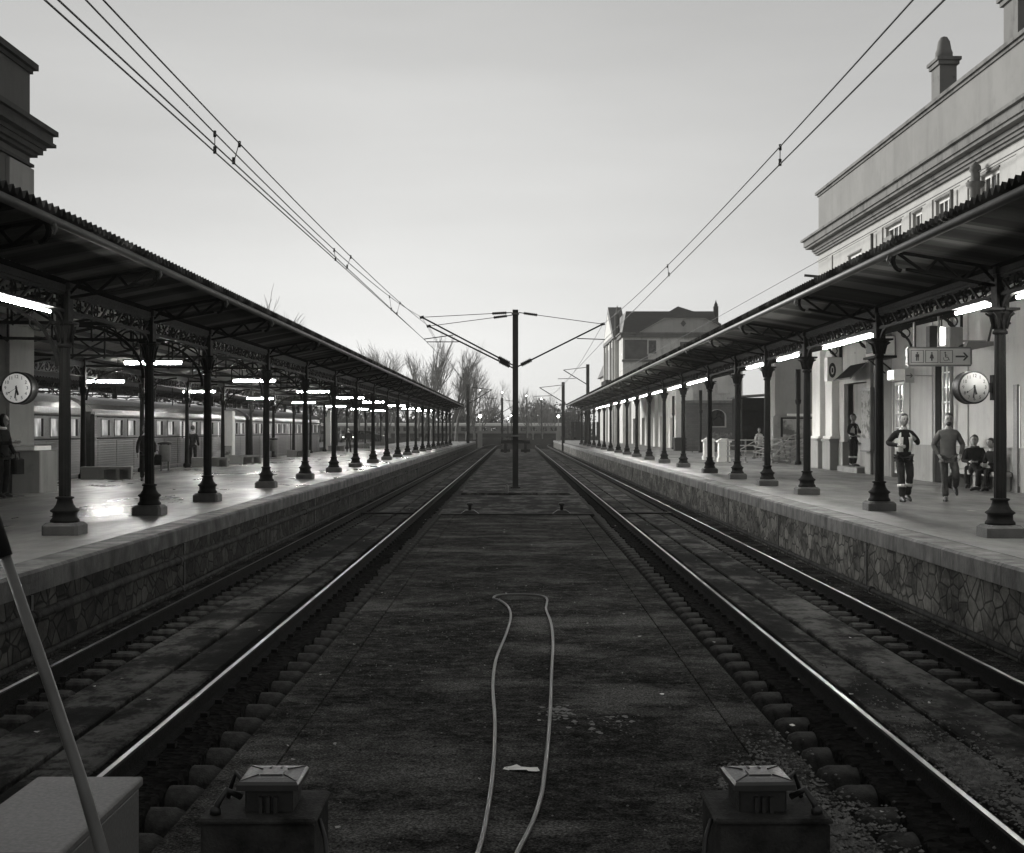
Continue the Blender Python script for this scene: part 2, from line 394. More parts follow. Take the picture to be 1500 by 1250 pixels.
# ------------------------------------------------------------------ ground, slabs, track beds
m=MB(); m.quad((-600,-60,-.30),(600,-60,-.30),(600,700,-.30),(-600,700,-.30)); m.build('ground',M['ground'],kind='structure')
m=MB(); m.box(-5.05,5.35,-4,172,-.28,-.13); m.build('track_bed',M['ballast'],kind='structure')
m=MB(); m.box(-60,40,172.1,330,-.25,-.02); m.build('yard_ground',M['ballast'],kind='structure')
m=MB()
ys=[-3,4.6,8.38,12.2,21.2,29.6,38.2]
for a,b in zip(ys,ys[1:]): m.cbox(-1.70,1.72,a+.004,b-.004,-.12,.03,.006)
m.build('centre_paving',M['asphalt'],kind='structure')
m=MB()
for (xa,xb) in ((-2.07,-1.712),(1.732,2.09)):
    y=-3
    while y<38: m.cbox(xa,xb,y,y+2.6,-.12,.027+random.uniform(-.003,.003),.006); y+=2.6
m.build('edge_slabs',M['asphalt'],kind='structure')
m=MB()
for a,b in ((38.75,53.6),(53.64,80),(80.03,120),(120.03,171.9)): m.cbox(-2.2,2.25,a,b,-.12,.035 if a<50 else .03,.015)
m.build('far_paving',M['patch'],kind='structure')
m=MB()      # raised mast foundation apron
m.cbox(-2.0,2.05,50.2,54.2,.036,.10,.03); m.build('mast_apron',M['patch'],kind='structure')
m=MB()      # strips between the rails
for (a,b) in ((-3.37,-2.95),(-3.98,-3.43),(3.0,3.40),(3.455,4.05)):
    y=-3
    while y<171:
        L=random.uniform(3.2,5.5); 
        m.cbox(a,b,y+.01,min(y+L,171.8)-.01,-.12,.045+random.uniform(-.006,.006),.015); y+=L
m.build('paving_between_rails',M['patch'],kind='structure')
m=MB()
for (a,b) in ((-4.96,-4.60),(4.70,5.24)): m.box(a,b,-3,171.9,-.12,.0)
m.build('rail_side_strip',M['asphalt'],kind='structure')

# tracks --------------------------------------------------------
def shift(y,s):
    if y<188: return 0
    return (.0016*(y-188)**2 if s>0 else .0022*(y-188)**2)
def rail(x,s,parent):
    prof=[(-.07,.02),(.07,.02),(.07,.032),(.014,.05),(.011,.128),(.036,.140),(.036,.163),(.019,.17),(-.019,.17),(-.036,.163),(-.036,.140),(-.011,.128),(-.014,.05),(-.07,.032)]
    ysr=[-3,40,90,140,188]+[188+6*k for k in range(1,18)]
    m=MB(); n=len(prof); vs=[]
    for y in ysr:
        for a,b in prof: vs.append((x+a+shift(y,s),y,b))
    for i in range(len(ysr)-1):
        for k in range(n):
            top = k==7
            m.add([vs[i*n+k],vs[i*n+(k+1)%n],vs[(i+1)*n+(k+1)%n],vs[(i+1)*n+k]],[(0,1,2,3)],1 if top else 0)
    m.build('rail',[M['rust'],M['railtop']],parent)
def sleeper_mb(s,y,m):
    # s=-1 left track, +1 right ; inner block rounded on its outside end, outer block square
    xi=2.70 if s<0 else 2.77; xo=4.43 if s<0 else 4.51
    n=8; w=.145
    secs=[(xi-.60,.45,.05),(xi-.575,.8,.085),(xi-.52,1,.105),(xi+.24,1,.115)]
    vs=[]
    for (xx,f,hh) in secs:
        vs+=[(s*xx,y-w*f,-.14)]+[(s*xx,y-w*f*math.cos(math.pi*k/n),-.10+hh*(math.sin(math.pi*k/n)**.7)) for k in range(n+1)]+[(s*xx,y+w*f,-.14)]
    q=n+3
    m.add(vs,[tuple(range(q)),tuple(range(4*q-1,3*q-1,-1))]+[(i*q+k,i*q+k+1,(i+1)*q+k+1,(i+1)*q+k) for i in range(3) for k in range(q-1)],0,True)
    a,b=sorted((s*(xo-.36),s*(xo+.16)))
    m.cbox(a,b,y-.12,y+.12,-.12,.015,.025)
    a,b=sorted((s*(xi+.2),s*(xo-.3))); m.box(a,b,y-.03,y+.03,-.12,-.08)
    for xx in (xi,xo):
        for q in (-1,1): m.box(s*xx+q*.10-.03,s*xx+q*.10+.03,y-.04,y+.04,0,.055,1)
for s,lab in ((-1,'left'),(1,'right')):
    tr=thing('railway_track',(s*3.6,0,0),('railway track with shiny rails beside the wet platform and the silver train' if s<0 else 'railway track with shiny rails beside the stone faced platform of the station building'),'railway track','railway tracks')
    for x in ((-2.70,-4.43) if s<0 else (2.77,4.51)): rail(x,s,tr)
    pm=MB(); sleeper_mb(s,0,pm); pme=pm.mesh('sleeper',(s*3.6,0,0)); pme.materials.append(M['sleeper']); pme.materials.append(M['rust'])
    y=5.4; k=0
    while k<100:
        o=link_mesh('sleeper',pme,tr,(s*3.6,y+random.uniform(-.015,.015),0)); y+=.55; k+=1
    rest=MB()
    while y<171: sleeper_mb(s,y,rest); y+=.55
    rest.build('distant_sleepers',[M['sleeper'],M['rust']],tr,kind='stuff')

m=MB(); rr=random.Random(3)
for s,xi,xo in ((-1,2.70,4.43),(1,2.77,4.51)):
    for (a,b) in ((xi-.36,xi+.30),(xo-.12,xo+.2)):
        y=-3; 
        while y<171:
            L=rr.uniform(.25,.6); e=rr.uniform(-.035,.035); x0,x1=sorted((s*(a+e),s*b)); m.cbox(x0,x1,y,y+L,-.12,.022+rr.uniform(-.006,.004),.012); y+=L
m.build('rail_dirt_shade',M['ballast'],kind='structure')  # dark strip by each rail: rail shadow put into the colour, plus dirt cover
# loose gravel (uncountable)
def gravel(name,spots,n,rmin,rmax,mat,z):
    m=MB()
    for _ in range(n):
        x0,x1,y0,y1=random.choice(spots); x=random.uniform(x0,x1); y=random.uniform(y0,y1); r=random.uniform(rmin,rmax)
        vs=[]
        for dx,dy,dz in ((1,0,0),(-1,0,0),(0,1,0),(0,-1,0),(0,0,1),(0,0,-1)):
            q=r*random.uniform(.6,1.2); vs.append((x+dx*q,y+dy*q,z+r*.3+dz*q*.7))
        m.add(vs,[(0,2,4),(2,1,4),(1,3,4),(3,0,4),(2,0,5),(1,2,5),(3,1,5),(0,3,5)])
    return m.build(name,mat,kind='stuff')
def blob_spots(cx,cy,sx,sy,n):
    return [(cx+random.gauss(0,sx)-.1,cx+random.gauss(0,sx)+.1,cy+random.gauss(0,sy)-.2,cy+random.gauss(0,sy)+.2) for _ in range(n)]
gravel('gravel',blob_spots(1.75,8.3,.22,1.0,60),5200,.007,.020,M['gravel'],.034)
gravel('gravel',[(3.0,3.9,7,13)]+blob_spots(3.3,9.0,.28,1.3,40),4200,.006,.02,M['gravel'],.045)
gravel('gravel',[(-2.05,2.05,5,22)],1100,.004,.012,M['gravel'],.03)
gravel('gravel',[(2.1,2.9,5,60),(-2.9,-2.1,5,60),(4.05,4.4,5,60),(-4.4,-4.0,5,60)],9000,.012,.035,M['ballast'],-.13)
gravel('gravel',[(-5,-4.6,5,45),(4.7,5.2,5,45)],260,.01,.03,M['gravel'],0)
m=MB()
for (px,py,sz) in ((765,1127,.09),(752,1124,.05),(780,1129,.06),(742,1127,.025)):
    D=4760/(py-630); x=(px-755)/2000*D
    vs=[(x+random.uniform(-1,1)*sz*.25+math.cos(k*1.05)*sz,D+math.sin(k*1.05)*sz*.8,.036+random.uniform(0,.02)) for k in range(6)]
    m.add(vs+[(x,D,.05)],[(k,(k+1)%6,6) for k in range(6)])
m.build('crumpled_paper',M['paper'],label='crumpled white paper lying on the asphalt between the two hose strands',cat='litter')
m=MB(); rl_=random.Random(21)
for _ in range(150):
    if rl_.random()<.6: x=rl_.choice((-1,1))*rl_.uniform(2.2,5.1); y=7+rl_.random()**1.5*40
    else: x=rl_.uniform(-2,2); y=6.5+rl_.random()**1.5*30
    z=.052 if 2.9<abs(x)<4.05 else (.036 if abs(x)<2.07 else .006 if abs(x)>4.6 else .03); r=rl_.uniform(.007,.022)
    m.add([(x+math.cos(k*1.3)*r*rl_.uniform(.6,1.4),y+math.sin(k*1.3)*r*1.4*rl_.uniform(.6,1.4),z+rl_.uniform(0,.012)) for k in range(5)],[tuple(range(5))])
m.build('litter_flecks',M['cornice_l'],kind='stuff')
def leafbit(px,py,z,sz,label,name='litter_scrap',H=None):
    D=(CZ-z)*2000/(py-630); x=(px-755)/2000*D
    m=MB(); vs=[(x+math.cos(k*1.05+.3)*sz*random.uniform(.7,1.2),D+math.sin(k*1.05)*sz*1.5,z+.006+random.uniform(0,.008)) for k in range(6)]
    m.add(vs,[tuple(range(6))]); m.build(name,M['paper'],label=label,cat='litter')
leafbit(1423,749,PZ,.1,'small white paper scrap on the platform floor near the first right hand column')
leafbit(1488,721,PZ,.12,'thin white scrap on the platform floor at the foot of the white light box')
leafbit(970,1018,.03,.022,'tiny white pebble like scrap on the dark asphalt right of the hose')
leafbit(1161,1064,.03,.022,'tiny white scrap beside the rounded sleeper ends of the right track')
m=MB()
for (cx,cy,n_,sp_) in ((.38,11.5,60,.10),(.55,11.0,18,.20),(.82,11.3,20,.12)):
    for q in range(n_):
        x=cx+random.gauss(0,sp_*.7); y=cy+random.gauss(0,sp_*1.3); r=random.uniform(.006,.03)
        m.add([(x+random.uniform(.5,1.3)*math.cos(k*.9)*r,y+random.uniform(.5,1.3)*math.sin(k*.9)*r*1.5,.0335+q*.00012) for k in range(7)],[tuple(range(7))])
m.build('cement_spill',M['concrete'],kind='stuff')

# ------------------------------------------------------------------ platforms
def platform(side):
    if side<0: xe,xb,ye=-5.0,-13.1,172
    else: xe,xb,ye=5.3,11.9,190
    s=side
    a,b=sorted((s*abs(xe)+s*.0,xb))
    m=MB()
    x0,x1=sorted((xe+s*.42,xb)); m.box(x0,x1,-5,ye,.4,PZ)
    p=m.build('platform',M['plat_wet' if s<0 else 'plat_dry'],kind='structure')
    p['label']='wet tiled platform along the left track' if s<0 else 'tiled platform in front of the station building'
    c=MB(); x0,x1=sorted((xe-s*.04,xe+s*.42))
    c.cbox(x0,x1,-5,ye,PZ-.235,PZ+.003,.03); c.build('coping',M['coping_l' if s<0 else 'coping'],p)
    w_=MB(); x0,x1=sorted((xe,xe+s*.4)); w_.box(x0,x1,-5,ye,-.25,PZ-.236)
    y=3.3
    while y<ye and s>0:      # joints
        y+=5.2
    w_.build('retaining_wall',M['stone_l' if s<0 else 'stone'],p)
    j=MB()
    yy=[14.1,20.6,27.5,34,41,48,55,62,70,78,87,96] 
    for y in yy: 
        x0,x1=sorted((xe-s*.012,xe+s*.01)); j.box(x0,x1,y-.035,y+.035,-.12,PZ-.26)
    j.build('drain_slot',M['black'],p)
    return p
pl=platform(-1); pr=platform(1)
# forecourt behind the right platform beyond the building
m=MB(); m.box(11.95,60,53.0,190,.4,PZ-.004); m.build('forecourt',M['plat_dry'],kind='structure')
m=MB(); m.box(-70,-16.9,-5,172,.2,.9); m.build('far_platform',M['ground'],kind='structure')
# pipes along the walls
def pipe(x,z,r,label,coll,mat='conc_dark'):
    m=MB(); pts=[(x,y,z+random.uniform(-.012,.012)) for y in range(-4,172,4)]
    m.tube(pts,r,8); p=m.build('pipe',M[mat],label=label,cat='pipe')
    for y in range(2,150,6):
        c=MB(); c.tube([(x,y-.05,z),(x,y+.05,z)],r*1.3,8); c.build('collar',M[mat],p)
pipe(-4.94,.50,.055,'grey pipe clipped halfway up the left platform wall',1,'conc_dark')
pipe(-4.90,.10,.035,'thin grey pipe at the foot of the left platform wall',1,'conc_dark')
pipe(5.22,.08,.04,'thin pipe at the foot of the right platform stone wall',1,'conc_dark')
m=MB()
for s,xi,xo in ((-1,2.78,4.35),(1,2.85,4.43)):
    x0,x1=sorted((s*xi,s*xo)); m.box(x0,x1,38.4,38.9,.06,.09); 
m.box(-2.1,2.12,38.3,38.62,.037,.055)
m.build('cable_duct_cover',M['rust'],label='dark steel cable duct crossing the tracks and the paving',cat='cable duct')

# ------------------------------------------------------------------ canopies
LD=[14.6]+[12500/o for o in (660,536,451,365,308,266,234,208.5,188.4,172.4,158,146,136,127.3,120,113,107,101.3,96)]
RD=[12.3]+[13120/o for o in (710,533,427,369,325,284.6,246,218,196,177.6,163.4,150.7,139.5,130,122.6,115,108.5,102.5,97)]
def col_meshes(cap_z0,cap_z1,top,cup):
    out={}
    m=MB(); b=.25
    m.cbox(-b,b,-b,b,0,.17,.04); out['plinth']=m.mesh('plinth'); out['plinth'].materials.append(M['plinth'])
    m=MB()
    K=.84
    m.lathe([(r_*K,h_) for r_,h_ in [(.235,.171),(.235,.20),(.20,.235),(.195,.30),(.235,.325),(.23,.34),(.18,.37),(.14,.42),(.12,.49),(.15,.50),(.15,.52),(.105,.53)]],8)
    out['column_base']=m.mesh('column_base')
    m=MB(); n=24; vs=[]; prof=[(.083,.531),(.085,1.4),(.073,cap_z0)]
    for i,(r,h) in enumerate(prof):
        for k in range(n):
            t_=2*math.pi*k/n; rr=r*(1-(.06 if k%2 else 0)); vs.append((rr*math.cos(t_),rr*math.sin(t_),h))
    fs=[(i*n+k,i*n+(k+1)%n,(i+1)*n+(k+1)%n,(i+1)*n+k) for i in range(2) for k in range(n)]
    m.add(vs,fs,0,False); out['shaft']=m.mesh('shaft')
    m=MB(); z0=cap_z0; z1=cap_z1; dz=z1-z0
    m.lathe([(.08,z0-.03),(.10,z0-.02),(.10,z0+.01),(.08,z0+.03),(.085,z0+dz*.35),(.12,z0+dz*.7),(cup*.9,z0+dz*.9)],12)
    for k in range(8):   # leaf volutes
        t_=math.pi*k/4; c_,s_=math.cos(t_),math.sin(t_)
        m.tube([(.09*c_,.09*s_,z0+.05),(.11*c_,.11*s_,z0+dz*.45),(.135*c_,.135*s_,z0+dz*.68),(cup*c_,cup*s_,z0+dz*.8)],[.02,.022,.018,.012],5)
    m.box(-cup,cup,-cup,cup,z0+dz*.9,z1); m.box(-.085,.085,-.11,.11,z1,top); m.box(-.11,.11,-.14,.14,top-.1,top)
    out['capital']=m.mesh('capital')
    for k in ('column_base','shaft','capital'): out[k].materials.append(M['iron'])
    return out
def arch_bracket(zc,zg,L):           # quarter arches either side of a column along Y with ring ornament, z relative
    m=MB()
    for s in (-1,1):
        h=zg-zc
        pts=[(0,s*(.10+(L-.1)*(1-math.cos(t_))),zc+h*math.sin(t_)) for t_ in [math.pi/2*k/10 for k in range(11)]]
        for a,b in zip(pts,pts[1:]): m.bar(a,b,.05,.05)
        m.bar((0,s*.1,zc-.05),(0,s*.1,zg),.05,.04)
        m.ring((0,s*(.10+L*.20),zg-h*.22),h*.16,.028,.03,10)
        m.ring((0,s*(.10+L*.17),zg-h*.62),h*.10,.024,.03,8)
        m.ring((0,s*(.10+L*.50),zg-h*.12),h*.09,.024,.03,8)
        m.bar((0,s*.1,zg-h*.45),(0,s*(.1+L*.35),zg-h*.02),.025,.025)
        m.bar((0,s*.1,zg-h*.80),(0,s*(.1+L*.2),zg-h*.38),.02,.02)
    return m
def girder_unit(L,z0,z1,h_plate):      # unit girder over length L starting y=0 (ornate lattice with plate above)
    m=MB(); n=max(3,int(L/.40)); st=L/n
    m.bar((0,0,z0+.02),(0,L,z0+.02),.07,.04); m.bar((0,0,z1-.02),(0,L,z1-.02),.07,.04)
    h=z1-z0
    for i in range(n):
        a=i*st
        if i%2==0:
            m.bar((0,a+.03,z0+.04),(0,a+st-.03,z1-.04),.03,.03); m.bar((0,a+.03,z1-.045),(0,a+st-.03,z1-.045),.028,.03); m.bar((0,a+.03,z0+.045),(0,a+st-.03,z0+.045),.028,.03)
            m.ring((0,a+st*.28,z1-h*.32),h*.12,.02,.02,8); m.ring((0,a+st*.72,z0+h*.32),h*.12,.02,.02,8)
        else:
            m.ring((0,a+st*.5,(z0+z1)/2),h*.33,.026,.03,12); m.ring((0,a+st*.5,(z0+z1)/2),h*.13,.02,.02,8)
            for q in (-1,1): m.bar((0,a+st*.5,(z0+z1)/2+q*h*.3),(0,a+st*.5,(z0+z1)/2+q*h*.45),.03,.03); m.bar((0,a+st*.5+q*h*.3,(z0+z1)/2),(0,a+st*.5+q*st*.5,(z0+z1)/2),.02,.03)
    m.bar((0,0,(z1+h_plate)/2),(0,L,(z1+h_plate)/2),.12,h_plate-z1)
    return m
def arm_mesh(X0,z0t,z0b,X1,z1t,z1b):  # cantilever arm from X0 (column) to X1 (tip) relative coords, s handled by caller
    m=MB(); n=5
    T=[Vector((X0+(X1-X0)*k/n,0,z0t+(z1t-z0t)*k/n)) for k in range(n+1)]
    B=[Vector((X0+(X1-X0)*.9*k/n,0,z0b+(z1b-z0b)*.9*k/n)) for k in range(n+1)]
    for L in (T,B):
        for a,b in zip(L,L[1:]): m.bar(a,b,.07,.035)
    for k in range(n):
        m.bar(T[k] if k%2 else B[k],B[k+1] if k%2 else T[k+1],.035,.035)
    tip=[]
    for k in range(7):
        t_=-math.pi/2+math.pi*k/6; c=(T[-1]+B[-1])/2; r=(T[-1]-B[-1]).length/2
        tip.append(c+Vector(((1 if X1>X0 else -1)*abs(math.cos(t_))*r*.8,0,math.sin(t_)*r)))
    for a,b in zip(tip,tip[1:]): m.bar(a,b,.07,.04)
    return m
def corr_sheet(xs_zs,y0,y1,amp=.05,pitch=.19,per=6):
    m=MB(); n=int((y1-y0)/pitch*per); k=len(xs_zs); vs=[]
    for i in range(n+1):
        y=y0+(y1-y0)*i/n; d=amp*math.cos(2*math.pi*i/per)
        for x,z in xs_zs: vs.append((x,y,z+d))
    fs=[(i*k+j,i*k+j+1,(i+1)*k+j+1,(i+1)*k+j) for i in range(n) for j in range(k-1)]
    m.add(vs,fs,0,False); return m

def canopy(s):
    D=LD if s<0 else RD
    X=-6.25 if s<0 else 6.56
    if s<0: cap0,cap1,zg0,zg1,zp,zt=3.585,3.92,4.05,4.33,4.42,4.45; tip=-5.03; tt,tb=4.66,4.46; fz=(4.63,4.73); sh=4.79; xe=-4.93; cup=.15
    else:   cap0,cap1,zg0,zg1,zp,zt=3.74,4.06,4.23,4.52,4.60,4.62; tip=5.15; tt,tb=4.83,4.62; fz=(4.77,4.88); sh=4.95; xe=5.05; cup=.20
    yend=D[-1]+1.2; ystart=6
    root=thing('platform_canopy',(X,0,PZ),('long iron and corrugated canopy over the left platform with rows of tube lights' if s<0 else 'long iron and corrugated canopy in front of the station building'),'canopy','platform canopies')
    cm=col_meshes(cap0-PZ,cap1-PZ,zt-PZ,cup)
    br=arch_bracket(cap1-PZ-.12,zg0-PZ+.02,.62).mesh('arch_bracket'); br.materials.append(M['iron'])
    if s<0: am=arm_mesh(0,zt-PZ,4.24-PZ,tip-X,tt-PZ,tb-PZ)
    else: am=arm_mesh(0,4.60-PZ,4.36-PZ,tip-X,tt-PZ,tb-PZ)
    ame=am.mesh('cantilever_arm'); ame.materials.append(M['iron_arm'])
    for d in D:
        c=bpy.data.objects.new('column',cm['shaft']); col.objects.link(c); c.parent=root; c.location=(0,d,0)
        for k in ('plinth','column_base','capital'):
            o=bpy.data.objects.new(k,cm[k]); col.objects.link(o); o.parent=c
        o=bpy.data.objects.new('arch_bracket',br); col.objects.link(o); o.parent=root; o.location=(0,d,0)
        o=bpy.data.objects.new('cantilever_arm',ame); col.objects.link(o); o.parent=root; o.location=(0,d,0)
    cache={}
    for a,b in zip([ystart]+D,D+[yend]):
        L=round(b-a,1)
        if L not in cache:
            me=girder_unit(L,zg0-PZ,zg1-PZ,zp-PZ).mesh('girder'); me.materials.append(M['iron']); cache[L]=me
        o=bpy.data.objects.new('girder',cache[L]); col.objects.link(o); o.parent=root; o.location=(0,a,0); o.scale=(1,(b-a)/L,1)
    # track side roof
    cs=corr_sheet([(xe,sh),((xe+X)/2,(sh+zt+.1)/2),(X,zt+.09)],ystart,yend)
    cs.build('roof_sheet',M['soffit2'],root)
    sf=MB(); 
    # purlins under sheet
    for f in (.06,.97):
        x=xe+(X-xe)*f; z=sh+(zt+.09-sh)*f-.085; sf.bar((x,ystart,z),(x,yend,z),.05,.06)
    sf.build('purlin',M['iron_arm'],root)
    f=MB(); x0,x1=sorted((xe+(-.02 if s<0 else .02)*0+(.0),xe+(-.09 if s<0 else .09)))
    f.tube([(xe-s*(-.05),y,(fz[0]+fz[1])/2) for y in (ystart,40,80,yend)],(fz[1]-fz[0])/2,10)
    gt=f.build('gutter',M['iron_light'],root)
    for d in D:
        g_=MB(); g_.tube([(xe+s*.02,d+.06,fz[0]+.01),(xe+s*.0,d+.06,fz[0]-.05),(xe+s*.03,d+.06,fz[0]-.11)],.018,6); g_.build('hook',M['iron_light'],gt)
    # platform side roof
    if s<0:
        prof=[(X,zt+.06),(-9.4,5.35),(-12.85,4.62),(-14.0,4.35)]
        yy0,yy1=ystart,yend
        ridge=(-9.4,5.35); X2=-12.85
    else:
        prof=[(X,zt+.1),(9.0,5.35),(11.68,6.1)]; yy0,yy1=ystart,yend; X2=11.8
    cs=corr_sheet(prof,yy0,yy1,.03,.3,4)
    cs.build('inner_roof_sheet',M['soffit'],root)
    pm=MB()
    for (xa,za),(xb,zb) in zip(prof,prof[1:]):
        n=4
        for k in range(1,n+1):
            x=xa+(xb-xa)*k/n; z=za+(zb-za)*k/n-.09; pm.bar((x,yy0,z),(x,yy1,z),.06,.12)
    pm.build('inner_purlin',M['iron'],root)
    # trusses
    tm=MB()
    if s<0:
        zb=4.22; pts=[(X-X,zt),( -9.4-X,5.28),(-12.85-X,4.55)]
        tm.bar((0,0,zb-PZ),(X2-X,0,zb-PZ+.1),.06,.06)
        tm.bar((0,0,zt-PZ),(-9.4-X,0,5.22-PZ),.06,.07); tm.bar((-9.4-X,0,5.22-PZ),(X2-X,0,4.5-PZ),.06,.07)
        tm.bar((-9.4-X,0,zb-PZ),(-9.4-X,0,5.2-PZ),.04,.04)
        for q,(x1,z1,x2,z2) in enumerate(((-7.8,zb,-9.3,5.1),(-7.8,zb,-7.8,4.9),(-6.4,4.45,-7.8,zb),(-11.1,zb+.03,-9.5,5.1),(-11.1,zb,-11.1,4.85),(-12.6,4.45,-11.1,zb),(-8.6,zb,-8.6,5.0),(-10.3,zb,-10.3,5.0),(-8.6,zb,-7.8,4.85),(-10.3,zb,-11.1,4.8))):
            tm.bar((x1-X,0,z1-PZ),(x2-X,0,z2-PZ),.04,.04)
        for xx,sg in ((X-.1,-1),(X2+.1,1)):
            for k in range(8):
                a=math.pi/2*k/8; b=math.pi/2*(k+1)/8
                f_=lambda t_:(xx-X+sg*1.1*(1-math.cos(t_)),0,3.3-PZ+.9*math.sin(t_))
                tm.bar(f_(a),f_(b),.05,.05)
            tm.ring((xx-X+sg*.25,0,3.95-PZ),.15,.03,.03,12,0,'xz')
            tm.ring((xx-X+sg*.55,0,4.10-PZ),.08,.03,.03,10,0,'xz')
    else:
        tm.bar((0,0,4.45-PZ),(11.66-X,0,5.9-PZ),.06,.08); tm.bar((0,0,4.25-PZ),(11.66-X,0,5.45-PZ),.06,.06)
        for k in range(6):
            f0=k/6; f1=(k+1)/6; L=11.66-X
            tm.bar((L*f0,0,4.25+1.2*f0-PZ),(L*f1,0,4.45+1.45*f1-PZ),.04,.04)
            tm.bar((L*f0,0,4.45+1.45*f0-PZ),(L*f0,0,4.25+1.2*f0-PZ),.04,.04)
    tme=tm.mesh('truss'); tme.materials.append(M['iron'])
    for d in D:
        o=bpy.data.objects.new('truss',tme); col.objects.link(o); o.parent=root; o.location=(0,d,0)
    # second row
    c2=MB(); c2.lathe([(.14,0),(.14,.12),(.09,.16),(.085,.6),(.07,2.1),(.07,2.5),(.11,2.56),(.13,2.7),(.09,2.72)],10); c2.box(-.09,.09,-.09,.09,2.7,(4.5 if s<0 else 4.95)-PZ); 
    c2m=c2.mesh('rear_column'); c2m.materials.append(M['iron'])
    d2=[d for d in D if d>34] if s<0 else [57,72,87,102]
    b2=arch_bracket(3.68-PZ,4.32-PZ,1.1).mesh('rear_bracket'); b2.materials.append(M['iron'])
    for d in d2:
        o=bpy.data.objects.new('rear_column',c2m); col.objects.link(o); o.parent=root; o.location=(X2-X,d,0)
        if s<0: o=bpy.data.objects.new('rear_bracket',b2); col.objects.link(o); o.parent=root; o.location=(X2-X,d,0)
    if s<0:
        dd=[26]+d2+[yend]; cache={}
        for a,b in zip(dd,dd[1:]):
            L=round(b-a,1)
            if L not in cache:
                me=girder_unit(L,4.0-PZ,4.32-PZ,4.45-PZ).mesh('rear_girder'); me.materials.append(M['iron']); cache[L]=me
            o=bpy.data.objects.new('rear_girder',cache[L]); col.objects.link(o); o.parent=root; o.location=(X2-X,a,0); o.scale=(1,(b-a)/L,1)
    if s<0:
        r2=thing('platform_canopy',(-17.6,0,PZ),'dark canopy on the far platform behind the silver train','canopy','platform canopies')
        for d in D[3:-3]:
            o=bpy.data.objects.new('rear_column',c2m); col.objects.link(o); o.parent=r2; o.location=(0,d,0)
            o=bpy.data.objects.new('rear_bracket',b2); col.objects.link(o); o.parent=r2; o.location=(0,d,0)
            o=bpy.data.objects.new('truss',tme); col.objects.link(o); o.parent=r2; o.location=(0,d,0)
        for a,b in zip(D[3:-3],D[4:-2]):
            L=round(b-a,1)
            if L not in cache:
                me=girder_unit(L,4.0-PZ,4.32-PZ,4.45-PZ).mesh('rear_girder'); me.materials.append(M['iron']); cache[L]=me
            o=bpy.data.objects.new('rear_girder',cache[L]); col.objects.link(o); o.parent=r2; o.location=(0,a,0); o.scale=(1,(b-a)/L,1)
        cs=corr_sheet([(-16.7,4.3),(-17.6,4.5),(-20.8,5.4),(-24.3,4.6)],30,D[-3],.03,.3,4); cs.build('roof_sheet',M['corr'],r2)
    return root
canL=canopy(-1); canR=canopy(1)

# ------------------------------------------------------------------ tube lights
def tube_light(c,L,along,label,group,rod,mat='tube',w=.04,zf=None):
    x,y,z=c; root=thing('tube_light',(x,y,z),label,'tube light',group)
    h=L/2
    m=MB()
    if along=='x': m.box(x-h-.04,x+h+.04,y-.05,y+.05,z+.045,z+.08)
    else: m.box(x-.09,x+.09,y-h-.05,y+h+.05,z+.05,z+.07)
    m.build('housing',M['iron_light' if along=='x' else 'rust'],root)
    m=MB(); p=[(x-h,y,z),(x+h,y,z)] if along=='x' else [(x,y-h,z),(x,y+h,z)]
    m.tube(p,w,8); m.build('tube',M[mat],root)
    if rod:
        for q in (-.7,.7):
            m=MB(); a=(x+q*h,y,z+.08) if along=='x' else (x,y+q*h,z+.1)
            m.bar(a,(a[0],a[1],zf),.025,.025)
            m.build('rod',M['iron'],root)
rowA=[(182,266,532),(342,403,558),(435,482,574),(492,534,583),(534,564,589.2),(566.6,594,594.6),(590,614,599),(609,632.5,601.8)]
rowB=[(125,180,559),(268,315,574),(362,400,584),(428,462,590),(477,507,595.4),(513,540,599.5),(545.7,564.5,602)]
ordw=['first','second','third','fourth','fifth','sixth','seventh','eighth','ninth','tenth','eleventh','twelfth','thirteenth']
for i,(a,b,y) in enumerate(rowA):
    D=1.5*2000/(630-y); x=((a+b)/2-755)/2000*D
    tube_light((x,D,3.92),1.26,'x','tube light hung across the left platform, %s nearest of the row nearer the track'%ordw[i],'tube lights across the left platform',True,'tube',.031,4.75)
for i,(a,b,y) in enumerate(rowB):
    D=1.5*2000/(630-y); x=((a+b)/2-755)/2000*D
    tube_light((x,D,3.92),1.22,'x','tube light hung across the left platform, %s nearest of the row nearer the train'%ordw[i],'tube lights across the left platform',True,'tube',.031,4.6)
tube_light((-6.22,16.6,4.005),3.3,'y','long lit tube under the left canopy girder at the left photo edge','tube lights along the canopy girders',True,'tubeR',.019,4.1)
rl=[(15.0,18.0),(18.95,20.5),(25.3,29.3),(32,34.4),(36.1,39),(47.3,52.5),(54.2,59.2),(61.1,65.8),(67.6,72.5),(74,79),(81,85),(87,91.7),(94,98),(100,104.6),(106.7,111)]
rlab=['between the frame edge and the first column','just past the first column','between the second and third columns','just past the third column','just before the fifth column']
for i,(a,b) in enumerate(rl):
    lab=('long lit tube under the right canopy girder, '+rlab[i]) if i<5 else 'long tube under the right canopy girder, %s nearest of those beyond the fifth column'%ordw[i-5]
    tube_light((6.62,(a+b)/2,4.17),b-a,'y',lab,'tube lights along the canopy girders',True,'tubeR',.025,4.24)
